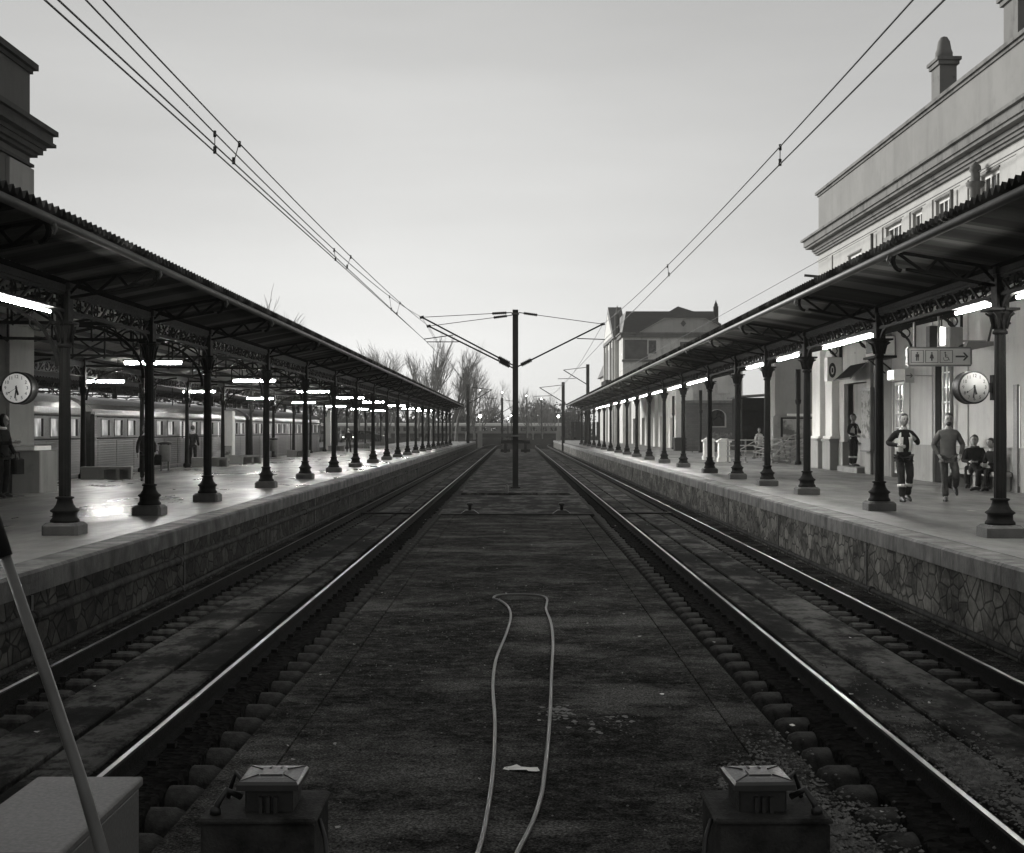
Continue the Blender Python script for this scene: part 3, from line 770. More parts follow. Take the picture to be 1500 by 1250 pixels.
# ------------------------------------------------------------------ buildings
def facade(m,org,u,inn,u0,u1,z0,z1,ops,depth,mi=0,omi=0):
    """vertical wall with rectangular openings; u along wall, inn = inward"""
    org=Vector(org); u=Vector(u); inn=Vector(inn); Z=Vector((0,0,1))
    us=sorted(set([u0,u1]+[o[0] for o in ops]+[o[1] for o in ops])); zs=sorted(set([z0,z1]+[o[2] for o in ops]+[o[3] for o in ops]))
    pt=lambda a,z,d=0: org+u*a+Z*z+inn*d
    for a,b in zip(us,us[1:]):
        for c,d in zip(zs,zs[1:]):
            if any(o[0]<=a+1e-6 and b<=o[1]+1e-6 and o[2]<=c+1e-6 and d<=o[3]+1e-6 for o in ops): continue
            m.quad(pt(a,c),pt(b,c),pt(b,d),pt(a,d),mi)
    for (a,b,c,d) in [o[:4] for o in ops]:
        m.quad(pt(a,c),pt(a,d),pt(a,d,depth),pt(a,c,depth),omi); m.quad(pt(b,c),pt(b,d),pt(b,d,depth),pt(b,c,depth),omi)
        m.quad(pt(a,d),pt(b,d),pt(b,d,depth),pt(a,d,depth),omi); m.quad(pt(a,c),pt(b,c),pt(b,c,depth),pt(a,c,depth),omi)
def window_x(parent,X,y0,y1,z0,z1,s,glass,nx=2,nz=3,depth=.22,mat='white_paint',rail=None):
    """window set into a wall whose outside faces -s x; s=+1 wall on the right side"""
    xw=X+s*depth
    m=MB(); fw=.085
    def bx(ya,yb,za,zb,t=.05): 
        a,b=sorted((xw-s*t,xw)); m.box(a,b,ya,yb,za,zb)
    bx(y0+.002,y0+fw,z0,z1); bx(y1-fw,y1-.002,z0,z1); bx(y0+fw,y1-fw,z1-fw,z1-.002); bx(y0+fw,y1-fw,z0+.002,z0+fw)
    W=y1-y0-2*fw; H=z1-z0-2*fw
    for k in range(1,nx):
        y=y0+fw+W*k/nx; bx(y-.03,y+.03,z0+fw,z1-fw,.042)
    for k in range(1,nz):
        z=z0+fw+H*k/nz; bx(y0+fw,y1-fw,z-.018,z+.018,.034)
    o=m.build('window',M[mat],parent)
    p=MB(); a,b=sorted((xw-s*.012,xw+s*.01)); p.box(a,b,y0+.004,y1-.004,z0+.004,z1-.004); p.build('pane',M[glass],o)
    return o
def roofed_cornice(m,x0,x1,y0,y1,z,steps,s):
    """stacked mouldings projecting from faces at x0 (track side) and y1 (far end)"""
    for (dz0,dz1,p) in steps:
        if s>0: m.box(x0-p,x1,y0,y1+p,z+dz0,z+dz1)
        else: m.box(x1,x0+p,y0,y1+p,z+dz0,z+dz1)
# --- main station building right
bR=thing('station_building',(14,40,PZ),'pale plastered station building with heavy cornice and tall chimneys behind the right platform','building')
X=11.7
ops_up=[(46.2,48.0,6.9,8.5),(41.4,43.1,7.1,8.77),(39.3,40.2,7.1,8.77),(36.7,38.0,7.1,8.77),(33.0,34.3,7.1,8.77),(28.5,30,7.1,8.77)]
ops_gr=[(45.5,48.6,PZ,4.05),(40.9,42.3,PZ+.1,3.9),(36.5,38.1,PZ+.02,4.5),(31.0,31.02,4,4.01)]
m=MB()
facade(m,(X,0,0),(0,1,0),(1,0,0),24,52.7,2.0,9.15,[(a,b,max(c,2.0),d) for a,b,c,d in ops_gr+ops_up],.14)
m.quad((X,24,2),(24,24,2),(24,24,9.15),(X,24,9.15)); m.quad((X,52.7,2),(24,52.7,2),(24,52.7,9.15),(X,52.7,9.15)); m.quad((24,24,.4),(24,52.7,.4),(24,52.7,9.15),(24,24,9.15))
m.build('wall',M['plaster'],bR)
m=MB(); facade(m,(X-.06,0,0),(0,1,0),(1,0,0),24,52.76,PZ,2.0,[(a,b,PZ,2.0) for a,b,c,d in ops_gr[:3]],.31)
m.quad((X-.06,24,2),(X+.01,24,2),(X+.01,52.76,2),(X-.06,52.76,2)); m.quad((X-.06,52.76,PZ),(24,52.76,PZ),(24,52.76,2),(X-.06,52.76,2))
m.build('dado',M['dado'],bR)
m=MB(); m.box(X+.35,X+3.5,24.2,52.5,PZ,PZ+.08); m.box(X+3.4,X+3.5,24.2,52.5,PZ+.08,5); m.build('interior',M['plaster_brown'],bR)
m=MB()
m.box(X+.0,24,24,52.7,9.9,11.40)
m.build('parapet',M['plaster_g'],bR)
m=MB(); roofed_cornice(m,X,24,24,52.7,0,[(11.402,11.48,.05),(11.48,11.58,.12)],1); m.build('parapet_coping',M['cornice'],bR)
m=MB(); roofed_cornice(m,X,24,24,52.7,0,[(9.152,9.22,.10),(9.22,9.30,.16),(9.30,9.42,.22),(9.42,9.5,.42),(9.5,9.72,.48),(9.72,9.80,.58),(9.80,9.898,.40)],1); m.build('cornice',M['cornice'],bR)
m=MB(); roofed_cornice(m,X,24,24,52.7,0,[(8.93,9.0,.05),(8.86,8.93,.025)],1); m.build('string_course',M['plaster'],bR)
for i,y in enumerate((50.6,43.7,40.7,38.5,35.5,31.5,27)):
    m=MB(); m.box(X-.045,X+.02,y-.28,y+.28,2.002,8.855); m.build('pilaster',M['plaster_lit'] if 0 else M['plaster'],bR,bevel=.01)
for a,b,c,d in ops_up:
    window_x(bR,X,a,b,c,d,1,'win_dark',2 if b-a<1 else 3,3,.13)
    m=MB(); m.box(X-.03,X+.1,a-.04,b+.04,d+.002,d+.05); m.build('lintel',M['cornice'],bR)
window_x(bR,X,40.92,42.28,PZ+.12,3.88,1,'win_lit',3,6,.09)
window_x(bR,X,36.52,37.6,PZ+.1,4.48,1,'win_lit',3,8,.09)
m=MB(); m.box(X+.01,X+.3,37.61,38.08,PZ,4.48); m.build('door_jamb',M['rust'],bR)
m=MB(); m.box(X+.3,X+.34,45.52,48.5,PZ,4.04); dR=m.build('door',M['plaster_brown'],bR)
m=MB(); m.box(X+.25,X+.299,45.9,46.6,1.3,3.8); m.build('door_pane',M['win_lit'],dR)
m=MB(); m.cbox(X-.30,X+.6,45.6,48.4,PZ,PZ+.19,.02); m.build('doorstep',M['concrete'],bR)
# corner pilasters, double, on stone bases
for (a,b) in ((51.3,52.65),(49.35,50.4)):
    m=MB(); m.box(X-.26,X+.02,a,b,2.18,8.1); m.box(X-.34,X+.02,a-.08,b+.05,2.1,2.19); m.box(X-.2,X+.02,(a+b)/2-.1,(a+b)/2+.1,2.2,8.1)
    c_=m.build('corner_pilaster',M['plaster_lit'],bR,bevel=.015)
    m=MB(); m.box(X-.36,X-.06,a-.1,b+.07,PZ,2.0); m.box(X-.40,X-.055,a-.14,b+.1,2.0,2.1); m.build('pilaster_base',M['dado'],c_,bevel=.02)
m=MB(); m.box(X-.012,X+.01,42.45,44.2,2.001,8.5); m.box(X-.075,X-.0,42.45,44.2,PZ,1.999); m.build('damp_wall_patch',M['plaster_brown'],bR)
for y_ in (36.25,44.35):
    m=MB(); m.lathe([(.05,PZ),(.05,8.8)],8,(X-.12,y_,0)); m.build('downpipe',M['cornice'],bR)
# brackets under canopy roof on wall
for y in (48.9,44.6,39.9,35.6):
    m=MB(); m.bar((X-.05,y,5.6),(X-.05,y,4.55),.09,.09); m.bar((X-.05,y,5.45),(X-1.0,y,5.45),.07,.07)
    for k in range(6):
        a=math.pi/2*k/6; b=math.pi/2*(k+1)/6
        m.bar((X-.08-.9*(1-math.cos(a)),y,4.6+.85*math.sin(a)),(X-.08-.9*(1-math.cos(b)),y,4.6+.85*math.sin(b)),.06,.06)
    m.ring((X-.3,y,5.25),.13,.04,.03,10,0,'xz'); m.build('iron_bracket',M['iron'],bR)
# chimneys (parts of the roof)
def chimney(x,y,w,z0,z1):
    m=MB(); m.box(x-w/2,x+w/2,y-w*.8,y+w*.8,z0,z1); m.box(x-w*.62,x+w*.62,y-w*.95,y+w*.95,z1,z1+.12); m.box(x-w*.72,x+w*.72,y-w*1.05,y+w*1.05,z1+.12,z1+.22)
    c_=m.build('chimney',M['cornice'],bR,bevel=.01)
    m=MB(); m.lathe([(w*.5,z1+.22),(w*.5,z1+.45),(w*.42,z1+.55),(w*.40,z1+.62),(w*.34,z1+.78),(w*.2,z1+.9),(.02,z1+.93)],14,(x,y,0)); m.build('chimney_cap',M['cornice'],c_)
chimney(12.65,40.3,.5,11.2,13.1); chimney(12.75,34.3,.62,11.2,13.2)
m=MB(); m.box(12.2,23.8,24.2,52.4,11.3,11.398); m.build('roof_deck',M['ground'],bR)
# urn shaped post insulator on upper wall
m=MB(); c=(X-.28,33.9,0)
m.lathe([(.05,7.6),(.05,8.15),(.13,8.2),(.13,8.4),(.22,8.48),(.24,8.56),(.12,8.6),(.11,8.8),(.15,8.85),(.13,8.97),(.05,9.04),(.02,9.08)],14,c); m.bar((X-.28,33.9,7.7),(X+.0,33.9,7.7),.06,.06)
m.build('urn_lantern',M['cornice'],label='urn shaped grey fitting on a short post on the upper wall of the station building',cat='lantern')
m=MB(); m.tube([(11.45,y,8.80-.0) for y in (24,40,60,100,150)],.012,5); m.build('cable',M['black'],label='thin cable strung along the upper wall of the station building and beyond it',cat='cable')
m=MB(); m.tube([(11.45,51.5,8.2),(10.9,51.5,8.25)],.05,8); m.build('stub_pipe',M['steel_dark'],bR)
m=MB(); m.tube([(X-.15,44.9,6.4),(X-.15,44.9,7.9)],.025,6); m.build('roof_rod',M['steel_dark'],bR)
# --- building left
bL=thing('side_building',(-14,27,PZ),'dark plastered building corner with stepped cornice at the left edge of the photo','building')
X=-11.7
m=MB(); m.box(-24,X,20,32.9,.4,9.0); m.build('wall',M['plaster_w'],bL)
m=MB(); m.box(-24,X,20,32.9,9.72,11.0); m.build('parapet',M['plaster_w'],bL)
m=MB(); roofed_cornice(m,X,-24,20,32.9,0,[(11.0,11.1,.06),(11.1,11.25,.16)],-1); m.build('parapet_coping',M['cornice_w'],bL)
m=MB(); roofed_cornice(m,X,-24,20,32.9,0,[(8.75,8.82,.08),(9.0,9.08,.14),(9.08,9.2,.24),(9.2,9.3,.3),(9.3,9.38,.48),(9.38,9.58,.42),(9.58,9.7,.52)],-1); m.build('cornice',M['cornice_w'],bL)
m=MB(); m.box(X-.3,X+.09,31.35,32.95,2.0,8.7); m.box(X-.3,X+.14,31.3,33.0,PZ,2.0); m.build('pilaster',M['plaster_g'],bL,bevel=.015)
m=MB(); m.box(X-.2,X+.06,26.5,30.9,PZ,4.5); m.build('wall_panel',M['plaster_w'],bL)
# stone block
m=MB(); m.cbox(-11.52,-10.86,31.2,32.4,PZ,1.95,.02); sb=m.build('stone_block',M['dado'],label='low masonry block with white top slab at the left building corner',cat='stone block')
m=MB(); m.cbox(-11.50,-10.98,31.18,32.3,1.951,2.05,.01); m.build('top_slab',M['white_paint'],sb)

# --- far buildings right
def block(m,x0,x1,y0,y1,z0,z1,mi=0): m.box(x0,x1,y0,y1,z0,z1,mi)
far=thing('mansard_house',(17,160,.4),'weathered house with tiled mansard roof, trapezoid gable and a pedimented bay beyond the right platform','house')
m=MB(); m.box(11.8,22.5,150,176,.4,12.6); m.build('wall',M['plaster_f'],far)
m=MB(); k=.075
gp=[(P(929,490,150)),P(973,466,150),P(1033,466,150),P(1055,478,150),P(1055,490,150)]
m.prism([(v.x,v.z) for v in gp],(0,149.75,0),(0,6,0),(1,0,0),(0,0,1)); m.build('gable',M['plaster'],far)
m=MB(); 
for a_,b_ in zip(gp,gp[1:4]): m.bar((a_.x,149.68,a_.z),(b_.x,149.68,b_.z),.12,.22)
m.build('gable_trim',M['plaster_lit'],far)
m=MB(); m.box(11.55,22.7,149.6,176.2,12.6,12.95); m.box(11.4,22.9,149.4,176.4,12.95,13.1); m.build('cornice',M['cornice'],far)
m=MB()
a=[(924,489),(993,449),(1034,462),(1057,475),(1055,478),(1033,465.8),(973,465.8),(929,491)]
m.prism([(P(x,y,149.5).x,P(x,y,149.5).z) for x,y in a],(0,149.45,0),(0,6.5,0),(1,0,0),(0,0,1))
b=[(11.75,13.1),(12.2,15.5),(21.8,15.5),(22.7,13.1)]
m.prism(b,(0,150.5,0),(0,25.6,0),(1,0,0),(0,0,1)); rf=m.build('roof',M['rooftile'],far)
m=MB(); m.box(22.1,22.6,152,152.5,14,16.2); m.lathe([(.1,16.2),(.25,16.3),(.1,16.6),(.02,16.9)],8,(22.35,152.2,0)); m.build('chimney',M['rust'],rf)
for (x0,x1,y0,y1) in ((950,961,499,518),(996,1010,501,520),(1030,1042,503,520)):
    a=P(x0,y1,149.97); b=P(x1,y0,149.97); m=MB()
    m.box(a.x-.15,b.x+.15,149.9,149.985,a.z-.1,b.z+.2); w_=m.build('window',M['plaster_lit'],far)
    m=MB(); m.box(a.x,b.x,149.82,149.898,a.z,b.z); m.build('pane',M['win_dark'],w_)
m=MB(); c=P(1001,474,149.7); 
m.prism([(c.x-.32,c.z),(c.x,c.z+.36),(c.x+.32,c.z),(c.x,c.z-.36)],(0,149.68,0),(0,.06,0),(1,0,0),(0,0,1)); m.build('vent',M['win_dark'],far)
m=MB(); a=P(915,526,149.9); b=P(949,498,149.9); m.box(a.x,b.x,149.93,149.99,a.z,b.z); m.build('dark_render_panel',M['brick'],far)
m=MB(); m.box(11.7,22.6,149.85,150.0,9.9,10.15); m.build('string_course',M['cornice'],far)
# pedimented bay
m=MB(); m.box(11.3,11.8,156,173,.4,12.7); by=m.build('bay',M['plaster_f'],far)
m=MB(); m.prism([(155.2,12.9),(173.8,12.9),(164.5,17.2)],(11.15,0,0),(1.6,0,0),(0,1,0),(0,0,1)); m.build('pediment',M['rooftile'],by)
m=MB(); m.prism([(157.2,13.2),(171.8,13.2),(164.5,16.3)],(11.10,0,0),(.049,0,0),(0,1,0),(0,0,1)); m.build('tympanum',M['plaster_lit'],by)
for y in (157,161.5,167.5,172):
    m=MB(); m.box(11.12,11.3,y-.45,y+.45,.4,12.7); m.build('pilaster',M['plaster'],by)
for y in (159.2,164.5,169.8):
    m=MB(); m.box(11.24,11.299,y-1,y+1,8.2,12.0); m.build('window',M['win_dark'],by)
m=MB(); m.box(10.6,11.3,160.5,168.5,7.2,8.3); m.build('balcony',M['rust'],by)
m=MB(); m.lathe([(.3,13.1),(.3,15.4),(.42,15.5),(.2,15.8),(.08,16.4),(.02,16.6)],8,(11.6,155.6,0)); m.build('finial',M['cornice'],by)
m=MB(); m.box(11.8,21,176.1,190,.4,9.5); m.build('wing_wall',M['plaster_f'],far)
m=MB(); m.prism([(11.4,9.5),(12.3,11.6),(20.5,11.6),(21.3,9.5)],(0,175.9+.6,0),(0,13.7,0),(1,0,0),(0,0,1)); m.build('wing_roof',M['rooftile'],far)
an=thing('platform_annex',(15,125,.4),'low white plastered annex with piers along the far right platform','building')
m=MB(); facade(m,(12.4,0,0),(0,1,0),(1,0,0),103,149.9,PZ,5.6,[(107.5,109.5,PZ,3.4),(114.5,117,PZ,3.6),(122,124.5,PZ,3.6),(130,134,PZ,3.6),(140,144,PZ,3.6)],.3)
m.box(12.41,13.4,103,103.3,PZ,5.6); m.build('wall',M['plaster_lit'],an)
m=MB(); m.box(13,13.1,103.5,149,PZ,5.5); m.build('inner_wall',M['plaster_brown'],an)
for y in (103.9,111.8,119.5,127,137,147):
    m=MB(); m.box(12.1,12.4,y-.8,y+.8,PZ,5.5); m.build('pier',M['plaster_lit'],an)
bb=thing('brick_house',(15,103,.4),'low dark brick building with an arched window behind the right platform railings','building')
m=MB(); m.box(12.6,16.9,101,107,.4,4.4); m.build('wall',M['brick'],bb)
m=MB(); m.box(12.5,17.0,100.8,107.1,4.4,4.6); m.build('eaves',M['cornice'],bb)
m=MB(); pts=[(-.55,0)]+[(-.55*math.cos(math.pi*k/8),.75+.45*math.sin(math.pi*k/8)) for k in range(9)]+[(.55,0)]
m.prism([(14.9+a*1.25,2.6+b*1.12) for a,b in pts],(0,100.9,0),(0,.09,0),(1,0,0),(0,0,1)); w_=m.build('window',M['plaster'],bb)
m=MB(); m.prism([(14.9+a,2.7+b) for a,b in pts],(0,100.82,0),(0,.078,0),(1,0,0),(0,0,1)); m.build('pane',M['win_dark'],w_)
bc=thing('streaked_wall_house',(17,124,.4),'taller building with streaked weathered wall above the brick building','building')
m=MB(); m.box(14.2,19.8,119,128,.4,8.4); m.build('wall',M['plaster_f'],bc)
m=MB(); m.box(17.6,18.5,118.9,118.98,5.6,8.2); m.build('pale_panel',M['plaster_lit'],bc)
m=MB(); m.box(14.0,20.0,118.8,128.2,8.4,8.7); m.build('eaves',M['rooftile'],bc)
sh=thing('open_shed',(16,90,.4),'open fronted shed with dark interior and thin pale roof edge beyond the barriers','shed')
m=MB(); m.box(14.6,14.75,88,92,.4,4.5); m.box(16.9,17.1,88,92,.4,4.5); m.box(14.75,16.9,91.8,92,.4,4.5); m.box(14.75,16.9,88.3,88.5,3.7,4.5); m.build('wall',M['rust'],sh)
m=MB(); m.prism([(14.3,4.5),(17.4,4.72),(17.4,4.84),(14.3,4.62)],(0,87.6,0),(0,4.7,0),(1,0,0),(0,0,1)); m.build('roof',M['concrete'],sh)
gb=thing('grey_block_building',(16,70,.4),'plain grey rendered building standing behind the billboard past the station building','building')
m=MB(); m.box(12.55,21,66,67.6,.4,7.2); m.build('wall',M['plaster_g'],gb)
m=MB(); m.box(12.45,21.1,65.9,67.7,7.2,7.4); m.build('coping',M['cornice'],gb)
m=MB(); m.box(12.45,21,65.93,65.997,.4,3.1); m.build('lower_band',M['dado'],gb)
bd=thing('billboard',(13.8,65.6,1.9),'framed advertising billboard with blurred print on the grey building beside the barriers','billboard')
m=MB(); m.box(12.8,14.95,65.70,65.88,1.92,3.02); m.build('frame',M['rust'],bd); m=MB(); m.box(12.87,14.88,65.66,65.699,1.99,2.95); m.build('print',M['billboard'],bd)
m=MB(); m.box(13.1,14.9,65.68,65.9,3.08,3.2); m.build('top_strip',M['plaster_lit'],bd)

# ------------------------------------------------------------------ train at the left
def carriage(y0,label):
    L=24.6; y1=y0+L; xs=-13.3; root=thing('train_carriage',(-14.8,y0+L/2,-.05),label,'train carriage','carriages of the silver train')
    def sec(z): return 0
    prof=[(0,.75),(0,2.92),(-.05,3.08),(-.2,3.24),(-.55,3.42),(-1.1,3.54),(-1.5,3.57),(-1.9,3.54),(-2.45,3.42),(-2.8,3.24),(-2.95,3.08),(-3.0,2.92),(-3.0,.75)]
    ops=[]
    wy=[y0+.9,y0+2.35,y0+3.9,y0+7.6,y0+9.3]+[y0+13.2+1.5*k for k in range(3)]+[y0+19.9,y0+21.4,y0+22.9]
    doors=[y0+5.6,y0+11.2,y0+18.1]
    m=MB()
    o=[(a,a+.95,2.2,2.78) for a in wy]+[(d,d+1.35,.97,2.86) for d in doors]
    facade(m,(xs,0,0),(0,1,0),(-1,0,0),y0+.25,y1-.25,.75,2.92,[q for q in o if q[1]<y1-.3],.07)
    m.quad((xs-3,y0,.75),(xs-3,y1,.75),(xs-3,y1,2.92),(xs-3,y0,2.92))
    for yy,sg in ((y0,1),(y1,-1)):   # ends with rounded corners
        pts=[(xs,yy+sg*.25),(xs-.08,yy+sg*.08),(xs-.3,yy),(xs-2.7,yy),(xs-2.92,yy+sg*.08),(xs-3,yy+sg*.25)]
        for a,b in zip(pts,pts[1:]): m.quad((a[0],a[1],.75),(b[0],b[1],.75),(b[0],b[1],3.0),(a[0],a[1],3.0),1)
    m.build('body',[M['train'],M['rust']],root)
    m=MB(); facade(m,(xs+.006,0,0),(0,1,0),(-1,0,0),y0+.5,y1-.5,2.14,2.85,[(a_-.0,b_,max(c_,2.14),min(d_,2.85)) for a_,b_,c_,d_ in o if b_<y1-.5],.01); m.build('window_strip',M['steel_dark'],root)
    m=MB(); 
    for (a,b) in ((y0+.1,y1-.1),):
        vs=[(xs+x,a,z) for x,z in prof[1:-1]]+[(xs+x,b,z) for x,z in prof[1:-1]]; n=len(prof)-2
        m.add(vs,[(i,i+1,n+i+1,n+i) for i in range(n-1)]+[tuple(range(n)),tuple(range(2*n-1,n-1,-1))],0,False)
    m.box(xs-.001,xs+.03,y0+.2,y1-.2,2.90,2.94); m.build('roof',M['train_roof'],root)
    m=MB(); m.box(xs-.02,xs+.015,y0+.5,y1-.5,2.13,2.17); m.box(xs-.02,xs+.012,y0+.5,y1-.5,2.82,2.86); m.build('window_band',M['rust'],root)
    m=MB(); yy=y0+.6
    while yy<y1-.5:
        if not any(d-.05<yy<d+1.4 for d in doors): m.box(xs-.001,xs+.009,yy-.012,yy+.012,.8,2.09)
        yy+=2.05
    for q0,q1 in zip([y0+.3]+[d+1.36 for d in doors],[d-.01 for d in doors]+[y1-.3]): m.box(xs-.001,xs+.014,q0,q1,2.095,2.125); m.box(xs-.001,xs+.016,q0,q1,1.06,1.10)
    m.build('moulding',M['iron_light'],root)
    for a,b,c,d in o:
        if b>=y1-.3: continue
        if c>1.5:
            m=MB()
            for (ya,yb,za,zb) in ((a,a+.04,c,d),(b-.04,b,c,d),(a+.04,b-.04,d-.04,d),(a+.04,b-.04,c,c+.04)): m.box(xs-.06,xs+.02,ya+.001,yb-.001,za,zb)
            w_=m.build('window',M['white_paint'] if 0 else M['steel_dark'],root)
            m=MB(); m.box(xs-.065,xs-.045,a+.002,b-.002,c+.002,d-.002); m.build('pane',M['train_win'],w_)
        else:
            m=MB(); 
            for (ya,yb) in ((a+.01,(a+b)/2-.01),((a+b)/2+.01,b-.01)):
                m.box(xs-.06,xs-.03,ya,yb,c,2.1); m.box(xs-.06,xs-.03,ya,ya+.08,2.1,d); m.box(xs-.06,xs-.03,yb-.08,yb,2.1,d); m.box(xs-.06,xs-.03,ya+.08,yb-.08,d-.1,d)
            dd=m.build('door',M['train'],root)
            m=MB(); m.box(xs-.068,xs-.061,a+.02,b-.02,2.1,d-.1); m.build('door_pane',M['train_win'],dd)
    m=MB(); m.box(xs-2.9,xs-.12,y0+.6,y1-.6,.25,.75); 
    for c_ in (y0+3.2,y1-3.2): 
        for q in (-1.2,1.2):
            for xx in (xs-.5,xs-2.5): m.lathe([(.45,-.07),(.45,.07)],16,(xx,c_+q,.42),'x')
    m.build('underframe',M['rust'],root)
    m=MB(); m.box(xs-2.0,xs-1.0,y1,y1+.9,1.0,3.0); m.build('gangway',M['black'],root)
    return root
for y0,l in ((-6.9,'silver carriage nearest the camera, mostly hidden by the building corner'),(17.6,'silver carriage whose lit windows show left of the first column'),(42.9,'silver carriage in the middle of the train with the dark figure at its door'),(68.3,'farthest silver carriage of the train beyond the white advertising pillar')): carriage(y0,l)
m=MB(); 
for x in (-14.0,-15.7): m.box(x-.035,x+.035,-5,171,-.15,.0)
m.build('rail',M['rust'],label='rails under the silver train left of the left platform',cat='rail')

# ------------------------------------------------------------------ catenary
def post_h(m,x,y,z0,z1,w=.22):
    m.box(x-w/2,x+w/2,y-w/2,y-w/2+.03,z0,z1); m.box(x-w/2,x+w/2,y+w/2-.03,y+w/2,z0,z1); m.box(x-.02,x+.02,y-w/2+.03,y+w/2-.03,z0,z1)
def insul(m,a,b,r=.055):
    a=Vector(a); b=Vector(b); n=7
    pts=[];rs=[]
    for k in range(2*n+1): pts.append(a.lerp(b,k/(2*n))); rs.append(r if k%2 else r*.5)
    m.tube(pts,rs,8)
mast=thing('catenary_mast',(0,54.9,.09),'tall dark steel mast between the tracks carrying wire arms to both sides','mast')
m=MB(); post_h(m,0,54.9,.09,7.25,.23); m.box(-.2,.2,54.7,55.1,.06,.14); m.build('post',M['mast'],mast)
m=MB(); m.box(-.17,.17,54.73,55.07,2.15,2.22); m.box(-.15,.15,54.73,55.07,7.05,7.12); m.build('band',M['iron_light'],mast)
def cant(tip,base,stay,reg0,reg1,dy,name='cantilever'):
    D=54.9+dy
    t_=P(*tip,D); b=P(*base,D); s_=P(*stay,D)
    m=MB(); e=b.lerp(t_,.17); m.bar(b,b.lerp(t_,.06),.05,.05); m.tube([e,t_],.032,8); f=s_.lerp(t_,.22); m.tube([f,t_],.014,6); m.tube([s_,s_.lerp(t_,.08)],.02,6)
    r0=P(*reg0,D); r1=P(*reg1,D); m.tube([r0,r1],.02,6); m.bar(t_-Vector((.08,0,.02)),t_+Vector((.08,0,.02)),.08,.1)
    c_=m.build(name,M['rust'],mast)
    m=MB(); insul(m,b.lerp(t_,.05),e,.10); insul(m,s_.lerp(t_,.06),f,.065); m.build('insulator',M['rust'],c_)
    return t_,r1
tA,rA=cant((618,465),(753,536),(750,458),(664,491),(621,497),0)
tB,rB=cant((628,478),(753,540),(750,462),(673,501),(625,501),.7)
tR,rR=cant((883,475),(757,538),(760,458),(845,496),(886,497.5),0)
def messenger(X0,X1,k,zmid,end,label,drops,cont):
    root=thing('overhead_wire',(X0,20,5.9),label,'overhead wire','overhead wires of the tracks')
    def mp_(y): f=(y+10)/64.9; return Vector((X0+(X1-X0)*f*f,y,CZ+zmid+k*(y-22)**2))
    pts=[mp_(y) for y in range(-10,54,3)]+[Vector(end)]
    # onward span
    p0=Vector(end); p1=Vector((p0.x+(.3 if p0.x<0 else -.2),150,p0.z-.2))
    for i in range(1,12):
        f=i/11; pts.append(p0.lerp(p1,f)-Vector((0,0,1.1*4*f*(1-f)*.9)))
    m=MB(); m.tube(pts,.0095,5); m.build('messenger_wire',M['black'],root)
    c0,c1=cont
    cf=lambda y: Vector(c0).lerp(Vector(c1),(y-c0[1])/(c1[1]-c0[1]))
    m=MB(); m.tube([cf(-10),cf(11),cf(30),cf(54.9),Vector((c1[0]+(.1),150,c1[2]-.2))],.010,5); m.build('contact_wire',M['black'],root)
    for y in drops:
        m=MB(); a=mp_(y); b=cf(y); m.tube([a+Vector((0,0,.02)),b],.006,4); m.tube([a-Vector((0,0,.05)),a+Vector((0,0,.03))],.02,6); m.tube([b-Vector((0,0,.02)),b+Vector((0,0,.07))],.022,6); m.build('dropper',M['black'],root)
messenger(-3.82,-3.76,.00073,3.745,tA,'left pair of the wires over the left track, running to the longer mast arm',(17.3,28.6,41),((-3.83,11.1,5.92),tuple(rA)))
messenger(-3.66,-3.49,.00039,3.76,tB,'right pair of the wires over the left track, running to the shorter mast arm',(17.95,29.8,42),((-3.72,11.1,5.92),tuple(rB)))
messenger(3.51,3.51,.00046,3.75,tR,'wire pair over the right track, running to the right mast arm',(18.1,31.5),((3.49,11.1,5.92),tuple(rR)))
# far masts
for (px,py,D,lab) in ((861,534,146,'far mast rising beyond the roof edge of the right canopy'),(825,560,150,'far mast just right of the right track end'),(685.6,563,150,'far mast near the end of the left platform'),(735.5,583,205,'small distant mast just left of the central mast')):
    t_=P(px,py,D); r=thing('distant_mast',(t_.x,D,0),lab,'mast','distant masts beyond the platforms')
    m=MB(); m.box(t_.x-.17,t_.x+.17,D-.17,D+.17,-.05,t_.z); m.build('post',M['mast'],r)
    m=MB(); s=-1 if px>755 else 1; m.bar((t_.x,D,t_.z-2.2),(t_.x+s*2.6,D,t_.z-.6),.09,.09); m.bar((t_.x,D,t_.z-.3),(t_.x+s*2.6,D,t_.z-.6),.06,.06); m.bar((t_.x+s*1.3,D,t_.z-1.5),(t_.x+s*3.2,D,t_.z-1.55),.06,.06); m.build('arm',M['mast'],r)
# lamps far
for (px,py,D,r_,lab) in ((703,610,186,.2,'bright lamp on a pale post at the end of the left platform'),(818,610,188,.17,'bright lamp on a post at the end of the right platform'),(703,572,235,.12,'small lit lamp high among the bare trees above the left platform end'),(735.5,575,240,.13,'lit lamp just left of the central mast above the trees'),(771,580,240,.11,'lit lamp just right of the central mast'),(793,585,240,.1,'faint lit lamp over the far trees on the right'),(744,614,200,.12,'low white signal lamp left of the central mast'),(749,609,210,.11,'lamp half hidden behind the central mast'),(545,621,190,.12,'small lit lamp seen between the left canopy columns'),(686,637.5,235,.1,'low lamp at the dark wall past the left platform')):
    c=P(px,py,D); r=thing('lamp_post',(c.x,D,0),lab,'lamp post','distant lamps')
    m=MB(); m.tube([(c.x,D,-.05),(c.x,D,c.z-.1)],.07,6)
    if r_>.16: m.box(c.x-.32,c.x+.32,D-.3,D+.3,-.05,2.3)
    m.build('post',M['plaster_g'] if r_>.16 else M['mast'],r)
    m=MB(); m.ell(tuple(c),*( [r_]*3 if r_>.16 else [r_*.75]*3),8,6); m.build('lamp',M['lamp_far'],r)

